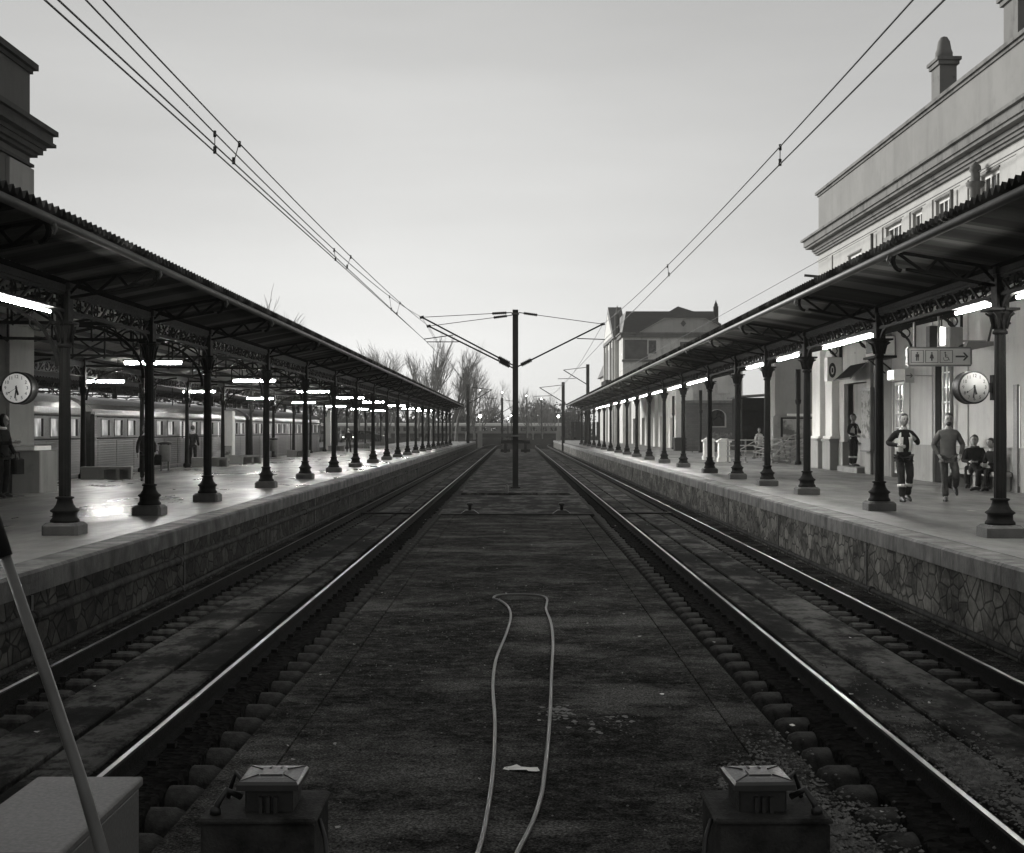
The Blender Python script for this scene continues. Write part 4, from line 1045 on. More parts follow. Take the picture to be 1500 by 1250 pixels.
# ------------------------------------------------------------------ far train, wall, woodland
for x0 in (-39.5,-15.2):
    r=thing('distant_carriage',(x0+12,262,.2),'distant train carriage crossing behind the yard, '+('left part seen through the canopy columns' if x0<-30 else 'behind the central mast'),'train carriage','distant train carriages')
    m=MB(); m.box(x0,x0+24,261,264,1.3,3.2); m.build('body',M['plaster_g'],r)
    m=MB(); m.prism([(261,3.2),(261.3,3.6),(262.5,3.75),(263.7,3.6),(264,3.2)],(x0,0,0),(24,0,0),(0,1,0),(0,0,1)); m.build('roof',M['white_paint'],r)
    m=MB()
    for k in range(12): m.box(x0+1+k*1.9,x0+2.2+k*1.9,260.95,260.99,2.2,2.9)
    m.build('windows',M['win_dark'],r)
    m=MB(); m.box(x0+.5,x0+23.5,261.2,263.8,.2,1.3); m.build('underframe',M['rust'],r)
m=MB(); m.add([(-70,205,-.015),(30,205,-.015),(30,253.9,1.0),(-70,253.9,1.0),(30,300,1.0),(-70,300,1.0)],[(0,1,2,3),(3,2,4,5)]); m.build('embankment',M['ballast'],kind='structure')
m=MB(); m.box(-60,8,254,254.5,-.2,1.75); yw=m.build('yard_wall',M['rust'],label='low dark wall with a pale coping across the far end of the yard',cat='wall')
m=MB(); m.box(-60,8,253.9,254.6,1.75,1.92); m.build('coping',M['concrete'],yw)
m=MB(); m.box(9.2,9.4,200,200.2,-.2,5.2)
for k in range(9): m.box(8.2+k*.62,8.7+k*.62,201,201.06,-.2,3.6)
m.build('board_fence',M['rust'],label='dark board fence with a tall post past the end of the right platform',cat='fence')
# buffer stop
bs=thing('buffer_stop',(0,143,0),'black buffer stop frame beyond the central mast','buffer stop')
m=MB(); m.box(-1.5,1.5,143,143.2,1.0,1.35); m.build('beam',M['rust'],bs)
for x in (-1.05,1.05):
    m=MB(); m.box(x-.14,x+.14,142.9,143.3,.03,1.34); m.box(x-.5,x+.5,142.7,143,.12,.4); m.bar((x,145,.05),(x,143.2,1.1),.15,.15); m.build('post',M['rust'],bs)
# wheel chocks / derailers at slab edge
for (x,lab) in ((-1.30,'small black point lever left of the mast at the edge of the dark asphalt'),(1.32,'small black point lever right of the mast at the edge of the dark asphalt')):
    r=thing('point_lever',(x,38.95,.035),lab,'lever','small black levers on the paving')
    m=MB(); m.prism([(-.26,0),(.26,0),(.12,.1),(-.12,.1)],(x,38.8,.036),(0,.3,0),(1,0,0),(0,0,1)); m.build('base',M['black'],r)
    m=MB(); m.lathe([(.05,.13),(.05,.26),(.10,.28),(.10,.33),(.04,.35)],10,(x,38.95,0)); m.build('knob',M['black'],r)
m=MB(); m.tube([(-.33,50,.11),(-.35,50.1,.30),(-.30,50.2,.42),(-.27,50.1,.36),(-.28,49.9,.11)],.02,6); m.build('cable_end',M['concrete'],label='loose pale cable end standing up beside the foot of the central mast',cat='cable')

# trees ---------------------------------------------------------
def bare_tree(seed,H,spread=.5,upright=.75,levels=5):
    rnd=random.Random(seed); tr=MB(); cr=MB()
    def grow(p,d,L,r,lv,mb):
        pts=[p]; rs=[r]; q=Vector(p); dd=Vector(d)
        n=3 if lv<3 else 2
        for i in range(n):
            dd=(dd+Vector((rnd.gauss(0,.10),rnd.gauss(0,.10),rnd.gauss(0,.05)+.05*upright))).normalized(); q=q+dd*L/n; pts.append(q.copy()); rs.append(r*(1-.45*(i+1)/n))
        mb.tube(pts,rs,5 if lv<2 else 3,caps=False)
        if lv>=levels: return
        nb=(3 if lv<2 else 2)+(1 if rnd.random()<.5 else 0)
        for k in range(nb):
            f=rnd.uniform(.35,1); i=min(int(f*n),n-1); s0=pts[i].lerp(pts[i+1],f*n-i)
            a=rnd.uniform(0,2*math.pi); tl=rnd.uniform(.25,.65)*spread*1.5
            perp=Vector((math.cos(a),math.sin(a),rnd.uniform(-.1,.4)*upright))
            nd=(dd+perp*tl*1.6).normalized(); nd.z=max(nd.z,-.1)
            grow(s0,nd,L*rnd.uniform(.55,.78),r*rnd.uniform(.42,.58),lv+1,cr)
        grow(pts[-1],dd,L*.7,rs[-1],lv+1,cr)
    grow(Vector((0,0,0)),Vector((0,0,1)),H*.34,H*.017,0,tr)
    a=tr.mesh('trunk'); b=cr.mesh('crown'); a.materials.append(M['bark']); b.materials.append(M['bark'])
    return a,b
protos=[bare_tree(3,10,.62,.8,4),bare_tree(11,10,.5,1.1,4),bare_tree(23,10,.28,1.6,4),bare_tree(31,10,.7,.6,4)]
def place_tree(px,ytop,D,kind,lab,group='bare trees beyond the platforms',z0=-.2):
    H=CZ+(630-ytop)/2000*D-z0; x=(px-755)/2000*D; a,b=protos[kind]
    # measured proto height
    hz=max(v.co.z for v in b.vertices); s=H/hz
    r=thing('bare_tree',(x,D,z0),lab,'tree',group)
    o=bpy.data.objects.new('trunk',a); col.objects.link(o); o.parent=r
    o=bpy.data.objects.new('crown',b); col.objects.link(o); o.parent=r
    r.scale=(s,s,s); r.rotation_euler=(0,0,random.uniform(0,6.28))
tl=[(540,503,205,0,'leftmost bare tree over the ridge of the left canopy'),(562,497,215,0,'rounded bare tree over the left canopy, second from the left'),(581,497,220,0,'broad bare tree over the left canopy, third from the left'),
(600,520,210,1,'low bare tree just left of the tall poplar'),(617,478,225,2,'tall narrow poplar behind the wire arm tips'),(632,503,230,1,'bare tree directly right of the tall poplar'),(656,500,220,2,'upright bare tree above the end of the left canopy roof'),
(668,497,222,0,'largest bare tree above the end of the left canopy'),(683,522,235,1,'bare tree behind the far mast left of the track'),(695,530,240,3,'bare tree with drooping outline right of the far mast'),(705,560,250,0,'low bare tree above the lamp of the left platform'),(722,575,270,3,'small distant bare tree left of the central mast'),
(771,570,250,0,'bare tree right beside the central mast'),(781,582,240,3,'bushy bare tree, second to the right of the central mast'),(794,590,245,1,'small bare tree midway between the central mast and the far right mast'),(812,596,255,0,'small bare tree left of the far right mast'),
(362,418,112,1,'bare treetop poking over the left canopy roof, the taller one'),(386,434,118,1,'bare treetop poking over the left canopy roof, the lower one')]
protos.append(bare_tree(77,10,.45,1.3,5))
tl+=[(528,520,230,4,'wispy bare tree at the far left of the group over the canopy'),(572,515,250,4,'wispy bare tree behind the broad one over the left canopy'),(611,512,250,4,'wispy bare tree behind the left side of the poplar'),(552,506,240,4,'wispy bare tree between the two leftmost ones'),(690,535,260,4,'wispy bare tree above the far mast on the left'),(712,552,265,4,'wispy bare tree between the far mast and the central mast'),(765,566,268,4,'wispy bare tree just right of the central mast'),(787,572,262,4,'wispy bare tree above the evergreens on the right'),(806,580,262,4,'wispy bare tree left of the far right mast')]
for t_ in tl: place_tree(*t_)
def leaf_mass(name,spots,nper,size,label=None,cat=None,kind=None,parent=None,mat='leaf'):
    m=MB(); rnd=random.Random(5)
    for (x,y,z,rx,ry,rz) in spots:
        for _ in range(nper):
            while True:
                a,b,c=rnd.uniform(-1,1),rnd.uniform(-1,1),rnd.uniform(-1,1)
                if .25<a*a+b*b+c*c<1: break
            p=Vector((x+a*rx,y+b*ry,z+c*rz)); s_=size*rnd.uniform(.6,1.4)
            u=Vector((rnd.gauss(0,1),rnd.gauss(0,1),rnd.gauss(0,1))).normalized(); v=u.orthogonal().normalized()
            m.add([p-u*s_,p+v*s_*.7,p+u*s_,p-v*s_*.7],[(0,1,2,3)])
    return m.build(name,M[mat],parent,label=label,cat=cat,kind=kind)
sp=[]
rnd=random.Random(9)
for k in range(150):
    x=rnd.uniform(-95,14); h=rnd.uniform(2.2,3.9)*(1.25 if rnd.random()<.2 else 1); y=rnd.uniform(266,290)
    sp.append((x,y,h*.75,rnd.uniform(2,4),2,h))
for k in range(34):
    x=rnd.uniform(-90,-33); h=rnd.uniform(2,4.0); sp.append((x,rnd.uniform(190,235),h*.8,rnd.uniform(2,4),2,h))
leaf_mass('woodland',sp,330,.30,kind='stuff')
sp=[]
y=22
while y<172: sp.append((-27+rnd.uniform(-1,1),y,2.2,1.6,2.2,rnd.uniform(1.6,2.9))); y+=2.3
leaf_mass('hedge',sp,420,.13,kind='stuff')
for i,(px,py,w) in enumerate(((663,590,2.0),(716,596,3),(775,588,2.6),(790,583,2.4),(806,592,2.4),(833,597,2.2),(845,592,2.0))):
    c=P(px,py,262); r=thing('evergreen_tree',(c.x,270,-.2),['dark evergreen behind the far end of the left canopy','dark rounded evergreen left of the central mast','dark evergreen just right of the central mast','taller dark evergreen under the small bare trees on the right','dark evergreen before the far right mast','dark evergreen just right of the far right mast','dark evergreen touching the tip of the right canopy roof'][i],'tree','evergreens at the far end')
    m=MB(); m.tube([(c.x,270,-.2),(c.x,270,c.z*.6)],[.3,.15],6); m.build('trunk',M['bark'],r)
    leaf_mass('crown',[(c.x,270,c.z*.62,w,w,c.z*.4),(c.x+.6,270,c.z*.8,w*.6,w*.6,c.z*.22)],330,.17,parent=r)
for i,(px,D) in enumerate(((1045,97),(1058,97.5),(1072,98))):
    c=P(px,632,D); leaf_mass('shrub',[(c.x,D,1.5,.75,.6,.75)],500,.09,label='pale shrub %s before the dark brick building'%('nearest the annex','in the middle','nearest the shed')[i],cat='shrub',mat='plaster_g')
# ------------------------------------------------------------------ clocks
def text_into(m,s,c,size,u,v,n,mi=0,ext=.002):
    cu=bpy.data.curves.new('t','FONT'); cu.body=s; cu.size=size; cu.align_x='CENTER'; cu.align_y='CENTER'; cu.resolution_u=2
    o=bpy.data.objects.new('t',cu); col.objects.link(o); dg=bpy.context.evaluated_depsgraph_get(); dg.update()
    me=bpy.data.meshes.new_from_object(o.evaluated_get(dg)); c=Vector(c); u=Vector(u); v=Vector(v)
    m.add([c+u*p.co.x+v*p.co.y for p in me.vertices],[tuple(p.vertices) for p in me.polygons],mi)
    bpy.data.objects.remove(o); bpy.data.curves.remove(cu); bpy.data.meshes.remove(me)
def clock(loc,r,rz,label,arm,face='clock_face'):
    root=thing('station_clock',(0,0,0),label,'clock','round platform clocks')
    m=MB(); t=r*.5
    m.lathe([(r*.80,-t),(r*.97,-t),(r*1.0,-t*.96),(r*1.04,-t*.9),(r*1.0,-t*.8),(r,t*.8),(r*1.04,t*.9),(r,t*.97),(r*.8,t)],32,(0,0,0),'y'); m.build('case',M['steel_dark'],root)
    m=MB(); m.lathe([(r*.93,-t-.004),(r*.93,-t-.001)],32,(0,0,0),'y'); m.build('dial',M[face],root)
    m=MB()
    for k in range(12):
        a=math.pi/6*(k+1); text_into(m,str(k+1),(math.sin(a)*r*.72,-t-.008,math.cos(a)*r*.72),r*.30,(1,0,0),(0,0,1),(0,-1,0))
    m.build('numerals',M['ink'],root)
    m=MB()
    def hand(ang,L,w,back,dy):
        d=Vector((math.sin(ang),0,math.cos(ang))); p=Vector((d.z,0,-d.x)); c=Vector((0,-t-.012-dy,0))
        m.add([c-d*back-p*w*.6,c-d*back+p*w*.6,c+d*L+p*w,c+d*L-p*w],[(0,1,2,3)])
    hand(R(165.5),r*.46,r*.075,r*.14,0); hand(R(187),r*.66,r*.05,r*.16,.003); hand(R(238),r*.52,r*.012,r*.1,.005)
    m.lathe([(r*.07,-t-.018),(r*.07,-t-.010)],12,(0,0,0),'y'); a=R(238); m.lathe([(r*.055,-t-.019),(r*.055,-t-.016)],10,(math.sin(a)*r*.55,0,math.cos(a)*r*.55),'y'); m.build('hands',M['ink'],root)
    m=MB(); arm(m,r); m.build('arm',M['iron'],root)
    root.location=loc; root.rotation_euler=(0,0,rz); return root
def armR(m,r):
    m.bar((r*.98,0,0),(r*1.42,0,0),.05,.13); m.box(r*1.35,r*1.5,-.05,.05,-.17,.17)
def armL(m,r):
    m.bar((-r*.98,0,0),(-r*2.25,0,0),.06,.12); m.box(-r*2.3,-r*2.2,-.12,.12,-.25,.25)
clock(P(1422,568,18.35),.215,R(6),'round station clock fixed by a short arm to the first right canopy column',armR,'clock_face2')
clock(P(29,569,30.2),.345,R(-4),'round station clock on the pilaster of the dark left building',armL)

# ------------------------------------------------------------------ signs
s=thing('direction_sign',(8.35,27,3.7),'hanging direction sign with man, woman and wheelchair pictograms and an arrow','sign')
a=P(1330,534.5,27); b=P(1420,511,27)
x0,x1,z0,z1=a.x,b.x,a.z,b.z; H=z1-z0; W=x1-x0; yf=26.93
m=MB(); m.cbox(x0,x1,26.94,27.06,z0,z1,.01); m.build('panel',M['sign_face'],s)
m=MB()
for (p,q,c,d) in ((x0-.01,x1+.01,z1+.001,z1+.03),(x0-.01,x1+.01,z0-.03,z0-.001),(x0-.03,x0-.001,z0,z1),(x1+.001,x1+.03,z0,z1)): m.box(p,q,26.93,27.07,c,d)
for x in (x0+.12,(x0+x1)/2+.0): m.bar((x,27,z1+.03),(x,27,5.2),.035,.035)
m.build('frame',M['iron_light'],s)
m=MB()
def rect(xa,xb,za,zb,t=.010):
    for (p,q,c,d) in ((xa,xb,zb-t,zb),(xa,xb,za,za+t),(xa,xa+t,za+t,zb-t),(xb-t,xb,za+t,zb-t)): m.box(p,q,yf-.004,yf+.002,c,d)
def poly(pts,y=yf-.004): m.add([(p,y,q) for p,q in pts],[tuple(range(len(pts)))])
u=H; zc=(z0+z1)/2
for k in range(3):
    xc=x0+W*(.135+.235*k); rect(xc-.40*u,xc+.40*u,zc-.40*u,zc+.40*u)
    if k<2:
        poly([(xc+math.cos(t_)*.055*u,zc+.22*u+math.sin(t_)*.055*u) for t_ in [math.pi*j/5 for j in range(10)]])
        if k==0:
            poly([(xc-.11*u,zc+.15*u),(xc+.11*u,zc+.15*u),(xc+.12*u,zc-.03*u),(xc-.12*u,zc-.03*u)]); poly([(xc-.085*u,zc-.03*u),(xc-.01*u,zc-.03*u),(xc-.02*u,zc-.27*u),(xc-.085*u,zc-.27*u)]); poly([(xc+.01*u,zc-.03*u),(xc+.085*u,zc-.03*u),(xc+.085*u,zc-.27*u),(xc+.02*u,zc-.27*u)])
        else:
            poly([(xc-.06*u,zc+.15*u),(xc+.06*u,zc+.15*u),(xc+.14*u,zc-.12*u),(xc-.14*u,zc-.12*u)]); poly([(xc-.05*u,zc-.12*u),(xc+.05*u,zc-.12*u),(xc+.04*u,zc-.27*u),(xc-.04*u,zc-.27*u)])
    else:
        poly([(xc-.07*u+math.cos(t_)*.05*u,zc+.25*u+math.sin(t_)*.05*u) for t_ in [math.pi*j/5 for j in range(10)]])
        m.bar((xc-.07*u,yf-.004,zc+.20*u),(xc-.04*u,yf-.004,zc-.04*u),.05*u,.004,up=(0,1,0)); m.bar((xc-.05*u,yf-.004,zc-.04*u),(xc+.11*u,yf-.004,zc-.04*u),.004,.045*u); m.bar((xc+.10*u,yf-.004,zc-.04*u),(xc+.19*u,yf-.004,zc-.24*u),.04*u,.004,up=(0,1,0)); m.bar((xc-.05*u,yf-.004,zc+.10*u),(xc+.07*u,yf-.004,zc+.08*u),.004,.035*u)
        arc=[(xc-.02*u+.15*u*math.cos(t_),yf-.004,zc-.12*u+.15*u*math.sin(t_)) for t_ in [R(150)+R(190)*j/10 for j in range(11)]]
        m.tube(arc,.016*u,4)
xc=x0+W*.865
def arrow(m,xc,zc,u,y,w=1.0):
    m.add([(xc-.42*u,y,zc+.055*u),(xc+.18*u,y,zc+.055*u),(xc+.18*u,y,zc-.055*u),(xc-.42*u,y,zc-.055*u)],[(0,1,2,3)])
    m.add([(xc+.02*u,y,zc+.25*u),(xc+.15*u,y,zc+.25*u),(xc+.38*u,y,zc),(xc+.15*u,y,zc-.25*u),(xc+.02*u,y,zc-.25*u),(xc+.22*u,y,zc)],[(0,1,2,5),(5,2,3,4)])
arrow(m,xc,zc,u,yf-.004); m.build('pictograms',M['ink'],s)
s=thing('arrow_sign',(10.9,37.8,3.9),'small square sign with a black arrow beside the lit box on the station wall','sign')
a=P(1325,561,38); b=P(1338.5,540,38); m=MB(); m.box(a.x,b.x,37.95,38,a.z,b.z); m.bar((b.x,37.98,(a.z+b.z)/2),(11.64,37.98,(a.z+b.z)/2),.03,.03); m.build('panel',M['sign_face'],s)
m=MB(); arrow(m,(a.x+b.x)/2,(a.z+b.z)/2,(b.x-a.x)*.9,37.946); m.build('arrow',M['ink'],s)
s=thing('lit_box_sign',(10.9,39.5,4),'blank lit box sign above the first glazed door of the station building','sign')
a=P(1308,557,39.6); b=P(1324,541,39.6); m=MB(); m.cbox(a.x,b.x,39.5,40.2,a.z,b.z,.02); m.bar((b.x,40,b.z-.1),(11.64,40,b.z-.1),.04,.04); m.build('case',M['white_paint'],s); m=MB(); m.box(a.x-.012,a.x-.001,39.55,40.15,a.z+.04,b.z-.04); m.build('lit_face',M['lampglow'],s)
# emblem cabinet on the corner pilaster
s=thing('emblem_sign',(11.3,48.9,4.3),'square cabinet sign with a dark oval emblem on the corner pilasters','sign')
a=P(1212,558,48.8); b=P(1230,523,48.8); m=MB(); m.cbox(a.x,11.7,48.85,49.3,a.z,b.z,.02); m.build('cabinet',M['white_paint'],s)
m=MB(); cx=(a.x+b.x)/2-.03; cz=(a.z+b.z)/2-.05; n=20
ro=[(cx+.13*math.cos(2*math.pi*k/n),48.845,cz+.27*math.sin(2*math.pi*k/n)) for k in range(n)]; ri=[(cx+.06*math.cos(2*math.pi*k/n),48.845,cz+.15*math.sin(2*math.pi*k/n)) for k in range(n)]
m.add(ro+ri,[(k,(k+1)%n,n+(k+1)%n,n+k) for k in range(n)]); m.add([(cx-.03,48.844,cz-.08),(cx+.03,48.844,cz-.08),(cx+.03,48.844,cz+.08),(cx-.03,48.844,cz+.08)],[(0,1,2,3)]); m.build('emblem',M['ink'],s)
# awning
s=thing('awning',(11.2,47,4.2),'small dark sloping awning over the station door with the waiting worker','awning')
m=MB(); m.add([(11.64,45.2,4.62),(11.64,47.4,4.62),(11.1,47.4,4.12),(11.1,45.2,4.12),(11.64,45.2,4.66),(11.64,47.4,4.66),(11.1,47.4,4.16),(11.1,45.2,4.16)],[(0,3,2,1),(4,5,6,7),(0,1,5,4),(1,2,6,5),(2,3,7,6),(3,0,4,7)]); m.build('panel',M['rust'],s)
m=MB(); m.bar((11.09,45.18,4.14),(11.64,45.18,4.64),.04,.04); m.bar((11.09,47.42,4.14),(11.64,47.42,4.64),.04,.04); m.bar((11.08,45.1,4.14),(11.08,47.5,4.14),.04,.05); m.build('frame',M['concrete'],s)
# poster
s=thing('poster_board',(11.55,45.1,1.8),'tall poster board with faded print between the door and the second column','poster')
m=MB(); m.box(11.50,11.63,44.25,46.0-.6,1.75,3.8); m.build('board',M['iron_light'],s); m=MB(); m.box(11.485,11.499,44.32,45.33,2.15,3.7); m.build('print',M['poster'],s); m=MB(); m.box(11.47,11.499,44.2,45.45,1.70,1.749); m.build('ledge',M['ink'],s)
# air conditioner
s=thing('air_conditioner',(11.2,42,4.9),'air conditioning unit on a dark bracket beside the second column','air conditioner')
c=P(1305,518,42.6); m=MB(); m.cbox(11.05,11.66,41.9,43.1,4.72,5.3,.03); m.build('casing',M['white_paint'],s); m=MB(); m.box(11.03,11.049,42.05,42.95,4.8,5.22); 
for k in range(5): m.box(11.02,11.03,42.05,42.95,4.84+k*.08,4.86+k*.08)
m.build('grille',M['steel_dark'],s); m=MB(); m.box(11.0,11.68,41.8,43.2,4.63,4.7); m.bar((11.1,42,4.65),(11.65,42,4.2),.04,.04); m.bar((11.1,43,4.65),(11.65,43,4.2),.04,.04); m.build('bracket',M['iron'],s)
# wall lamps
s=thing('wall_lantern',(10.6,34.7,4.6),'bright cylindrical lantern hanging above the direction sign','wall lantern')
c=P(1379,494,34.7); m=MB(); m.lathe([(.02,c.z-.22),(.10,c.z-.2),(.11,c.z),(.10,c.z+.24),(.03,c.z+.26)],14,(c.x,34.7,0)); m.build('glass',M['lampglow'],s)
m=MB(); m.box(c.x-.33,c.x-.10,34.6,34.9,c.z-.26,c.z+.28); m.bar((c.x,34.7,c.z+.26),(c.x,34.7,5.7),.03,.03); m.build('mount',M['steel_dark'],s)
s=thing('loudspeaker',(11.2,33.6,4.8),'grey box and round horn fixed to the wall behind the direction sign','loudspeaker')
c=P(1402,500,33.8); m=MB(); m.cbox(c.x-.22,c.x+.12,33.7,34,c.z-.3,c.z+.35,.02); m.bar((c.x,33.85,c.z),(11.66,33.85,c.z),.05,.05); m.build('box',M['plaster_g'],s)
m=MB(); m.lathe([(.04,.0),(.07,.12),(.16,.3),(.17,.31)],12,(0,0,0),'y'); o=m.build('horn',M['steel_dark'],s,origin=(0,0,0)); o.location=(c.x-.05-11.2,33.45-33.6,c.z-.28-4.8); o.rotation_euler=(0,0,R(180))
s=thing('security_lamp',(10.6,31.8,4.5),'hooked white floodlight arm on the wall beside the first right column','floodlight')
c=P(1432,508,32.2); m=MB(); m.tube([(11.68,32.2,c.z+.55),(c.x+.35,32.2,c.z+.55),(c.x+.25,32.2,c.z+.1)],.03,6); m.build('arm',M['steel_dark'],s); m=MB(); m.prism([(-.35,-.12),(.35,.02),(.35,.12),(-.25,.12)],(c.x,32.1,c.z),(0,.25,0),(1,0,0),(0,0,1)); m.build('head',M['cornice'],s)
s=thing('projecting_lamp',(10.6,47,4.6),'lit tube shaped wall lamp beside the second right column','wall lantern')
c=P(1274,530,47); m=MB(); m.tube([(c.x,47,c.z-.25),(c.x,47,c.z+.25)],.06,8); m.build('tube',M['lampglow'],s); m=MB(); m.bar((c.x-.4,47,c.z+.3),(11.68,47,c.z+.3),.05,.05); m.build('arm',M['plaster_g'],s)
# lit panel at right edge
s=thing('advertising_light_box',(11.2,31.7,PZ),'tall bright white light box standing at the right edge of the photo','light box')
a=P(1491,715,31.6); b=P(1512,566,31.6); m=MB(); m.box(a.x,b.x,31.55,31.75,1.12,b.z); m.build('face',emitter('lit_panel_face',.9,.38),s); m=MB(); m.box(a.x-.05,b.x,31.5,31.8,PZ,1.11); m.box(a.x-.045,a.x-.002,31.52,31.78,1.11,b.z+.04); m.build('frame',M['iron_light'],s)
# little objects
for (D,X0,lab) in ((62,9.2,'white pedestal cabinet standing before the railings, fully visible between two columns'),(66.5,9.15,'white pedestal cabinet half hidden behind a right canopy column')):
    s=thing('pedestal_cabinet',(X0+.3,D,PZ),lab,'cabinet','white pedestal cabinets')
    m=MB(); m.cbox(X0,X0+.6,D,D+.5,PZ,1.15,.02); m.cbox(X0+.05,X0+.55,D+.04,D+.46,1.151,1.85,.01); m.build('body',M['plaster_lit'],s)
    m=MB(); m.box(X0-.02,X0+.62,D-.02,D+.52,1.852,1.93); m.prism([(X0,1.93),(X0+.6,1.93),(X0+.42,2.03),(X0+.18,2.03)],(0,D,0),(0,.5,0),(1,0,0),(0,0,1)); m.build('cap',M['plaster_lit'],s)
def barrier(p,L,rz,tilt,lab):
    r=thing('slatted_barrier',(0,0,0),lab,'barrier','stacked slatted barriers')
    m=MB()
    for x in (-L/2,0,L/2): m.box(x-.03,x+.03,-.03,.03,.0,1.05); m.box(x-.04,x+.04,-.3,.3,0,.05)
    m.build('post',M['concrete'],r)
    m=MB()
    for z in (.28,.52,.76,1.0): m.box(-L/2-.08,L/2+.08,-.055,-.032,z-.028,z+.028)
    m.bar((-L/2,-.06,.28),(L*.3,-.06,1.0),.03,.04); m.build('slats',M['sign_face'],r); r.location=p; r.rotation_euler=(0,tilt,rz)
barrier((10.2,60.5,PZ),1.6,R(5),0,'slatted barrier standing straight in front of the open shed')
barrier((11.15,59.6,PZ+.08),1.5,R(-20),R(9),'tilted slatted barrier leaning to the left in the middle of the stack')
barrier((11.7,59.0,PZ+.12),1.4,R(25),R(-12),'tilted slatted barrier leaning to the right in the middle of the stack')
barrier((11.9,60.4,PZ),1.5,R(60),R(4),'slatted barrier turned sideways behind the tilted ones')
barrier((13.0,58.4,PZ),1.8,R(-4),0,'slatted barrier standing straight beside the station building corner')
barrier((12.6,60.9,PZ),1.6,R(12),R(-5),'slatted barrier at the back of the stack under the billboard')
r=thing('platform_railing',(12,88,PZ),'low grey railing across the platform beyond the white cabinets','railing')
m=MB()
for x in [10.9+.5*k for k in range(6)]: m.box(x-.03,x+.03,87.97,88.03,PZ,1.78)
m.build('posts',M['iron_light'],r); m=MB(); 
for z in (1.1,1.3,1.5,1.74): m.box(10.8,13.5,87.96,87.999-.03,z-.05,z+.05)
m.build('rails',M['iron_light'],r)
r=thing('dark_kiosk',(11.6,94,PZ),'low dark box on the platform beside the grey railing','box')
m=MB(); m.cbox(10.95,11.8,94,94.6,PZ,1.85,.03); m.build('body',M['cornice_w'],r); m=MB(); m.box(10.9,11.85,93.95,94.65,1.851,1.9); m.build('lid',M['iron_light'],r)

# benches
def bench(x0,x1,y,lab,solid=True,rz=0,h=.37):
    L=x1-x0; r=thing('concrete_bench',(0,0,0),lab,'bench','low concrete benches on the left platform')
    m=MB(); m.cbox(-L/2,L/2,-.24,.24,h-.09,h,.015); m.build('seat',M['dado'],r)
    m=MB(); 
    for a,b in ((-L/2+.01,-L*.05),(L*.20,L*.27),(L/2-.10,L/2-.01)): m.box(a,b,-.21,.21,0,h-.091)
    m.box(-L/2+.02,L/2-.02,.19,.23,0,h-.0915); m.build('support',M['dado'],r); r.location=((x0+x1)/2,y,PZ); r.rotation_euler=(0,0,rz)
bench(-12.75,-11.3,40.2,'nearest low concrete bench on the left platform, right of the first column',True,R(8))
bench(-12.75,-11.35,53.9,'low concrete bench half covered by the third left column',True,R(4))
bench(-12.3,-10.95,58.8,'low concrete bench just beyond the white advertising pillar',True,R(4))
bench(-12.2,-11.0,73,'low concrete bench between the fourth and fifth left columns',True,0)
bench(-12.8,-11.7,93.5,'small distant concrete bench beside the lone dark figure',True,0)
bench(-12.3,-11.4,107,'small distant concrete bench right of the lone dark figure',True,0)
bench(-13,-12.0,126,'farthest concrete bench seen between the left columns',True,0)
def bin_(x,y,lab):
    r=thing('litter_bin',(x,y,PZ),lab,'bin','steel litter bins on the left platform')
    m=MB(); m.lathe([(.19,.33),(.2,.34),(.2,.90),(.19,.91)],16,(x,y,PZ)); m.build('drum',M['concrete'],r)
    m=MB(); m.lathe([(.25,.94),(.26,.96),(.24,1.0),(.03,1.04)],16,(x,y,PZ)); m.build('lid',M['black'],r)
    for q in (-.13,.13):
        m=MB(); m.box(x+q-.03,x+q+.03,y-.03,y+.03,PZ,PZ+.98); m.build('leg',M['iron_light'],r)
bin_(-12.4,48.3,'steel litter bin with black lid between the second and third left columns'); bin_(-12.75,72,'steel litter bin with black lid near the fourth left column')
r=thing('advertising_pillar',(-12.65,60,PZ),'white advertising pillar on the left platform before the train','pillar')
m=MB(); m.cbox(-12.95,-12.42,60,60.5,PZ+.1,3.26,.03); m.build('panel',M['white_paint'],r); m=MB(); m.box(-12.98,-12.39,59.97,60.53,PZ,PZ+.1); m.build('foot',M['iron_light'],r)
m=MB(); m.box(-12.9,-12.47,59.985,59.999,PZ+.2,PZ+.75); m.build('notice',M['poster'],r)
r=thing('white_post',(-13.2,97.5,PZ),'pale square pillar beside the far end of the silver train','pillar'); m=MB(); m.box(-13.6,-13.2,97.5,97.9,PZ,3.8); m.box(-13.65,-13.15,97.45,97.95,PZ,1.2); m.build('shaft',M['plaster_lit'],r)
r=thing('train_number_sign',(-12.9,55,2.9),'small dark sign hanging above the train beside the third left column','sign')
a=P(243,618,55); b=P(262,606,55); m=MB(); m.box(a.x,b.x,54.98,55.02,a.z,b.z); m.build('panel',M['ink'],r); m=MB(); m.bar(((a.x+b.x)/2,55,b.z),((a.x+b.x)/2,55,4.3),.03,.03); m.build('rod',M['iron'],r)

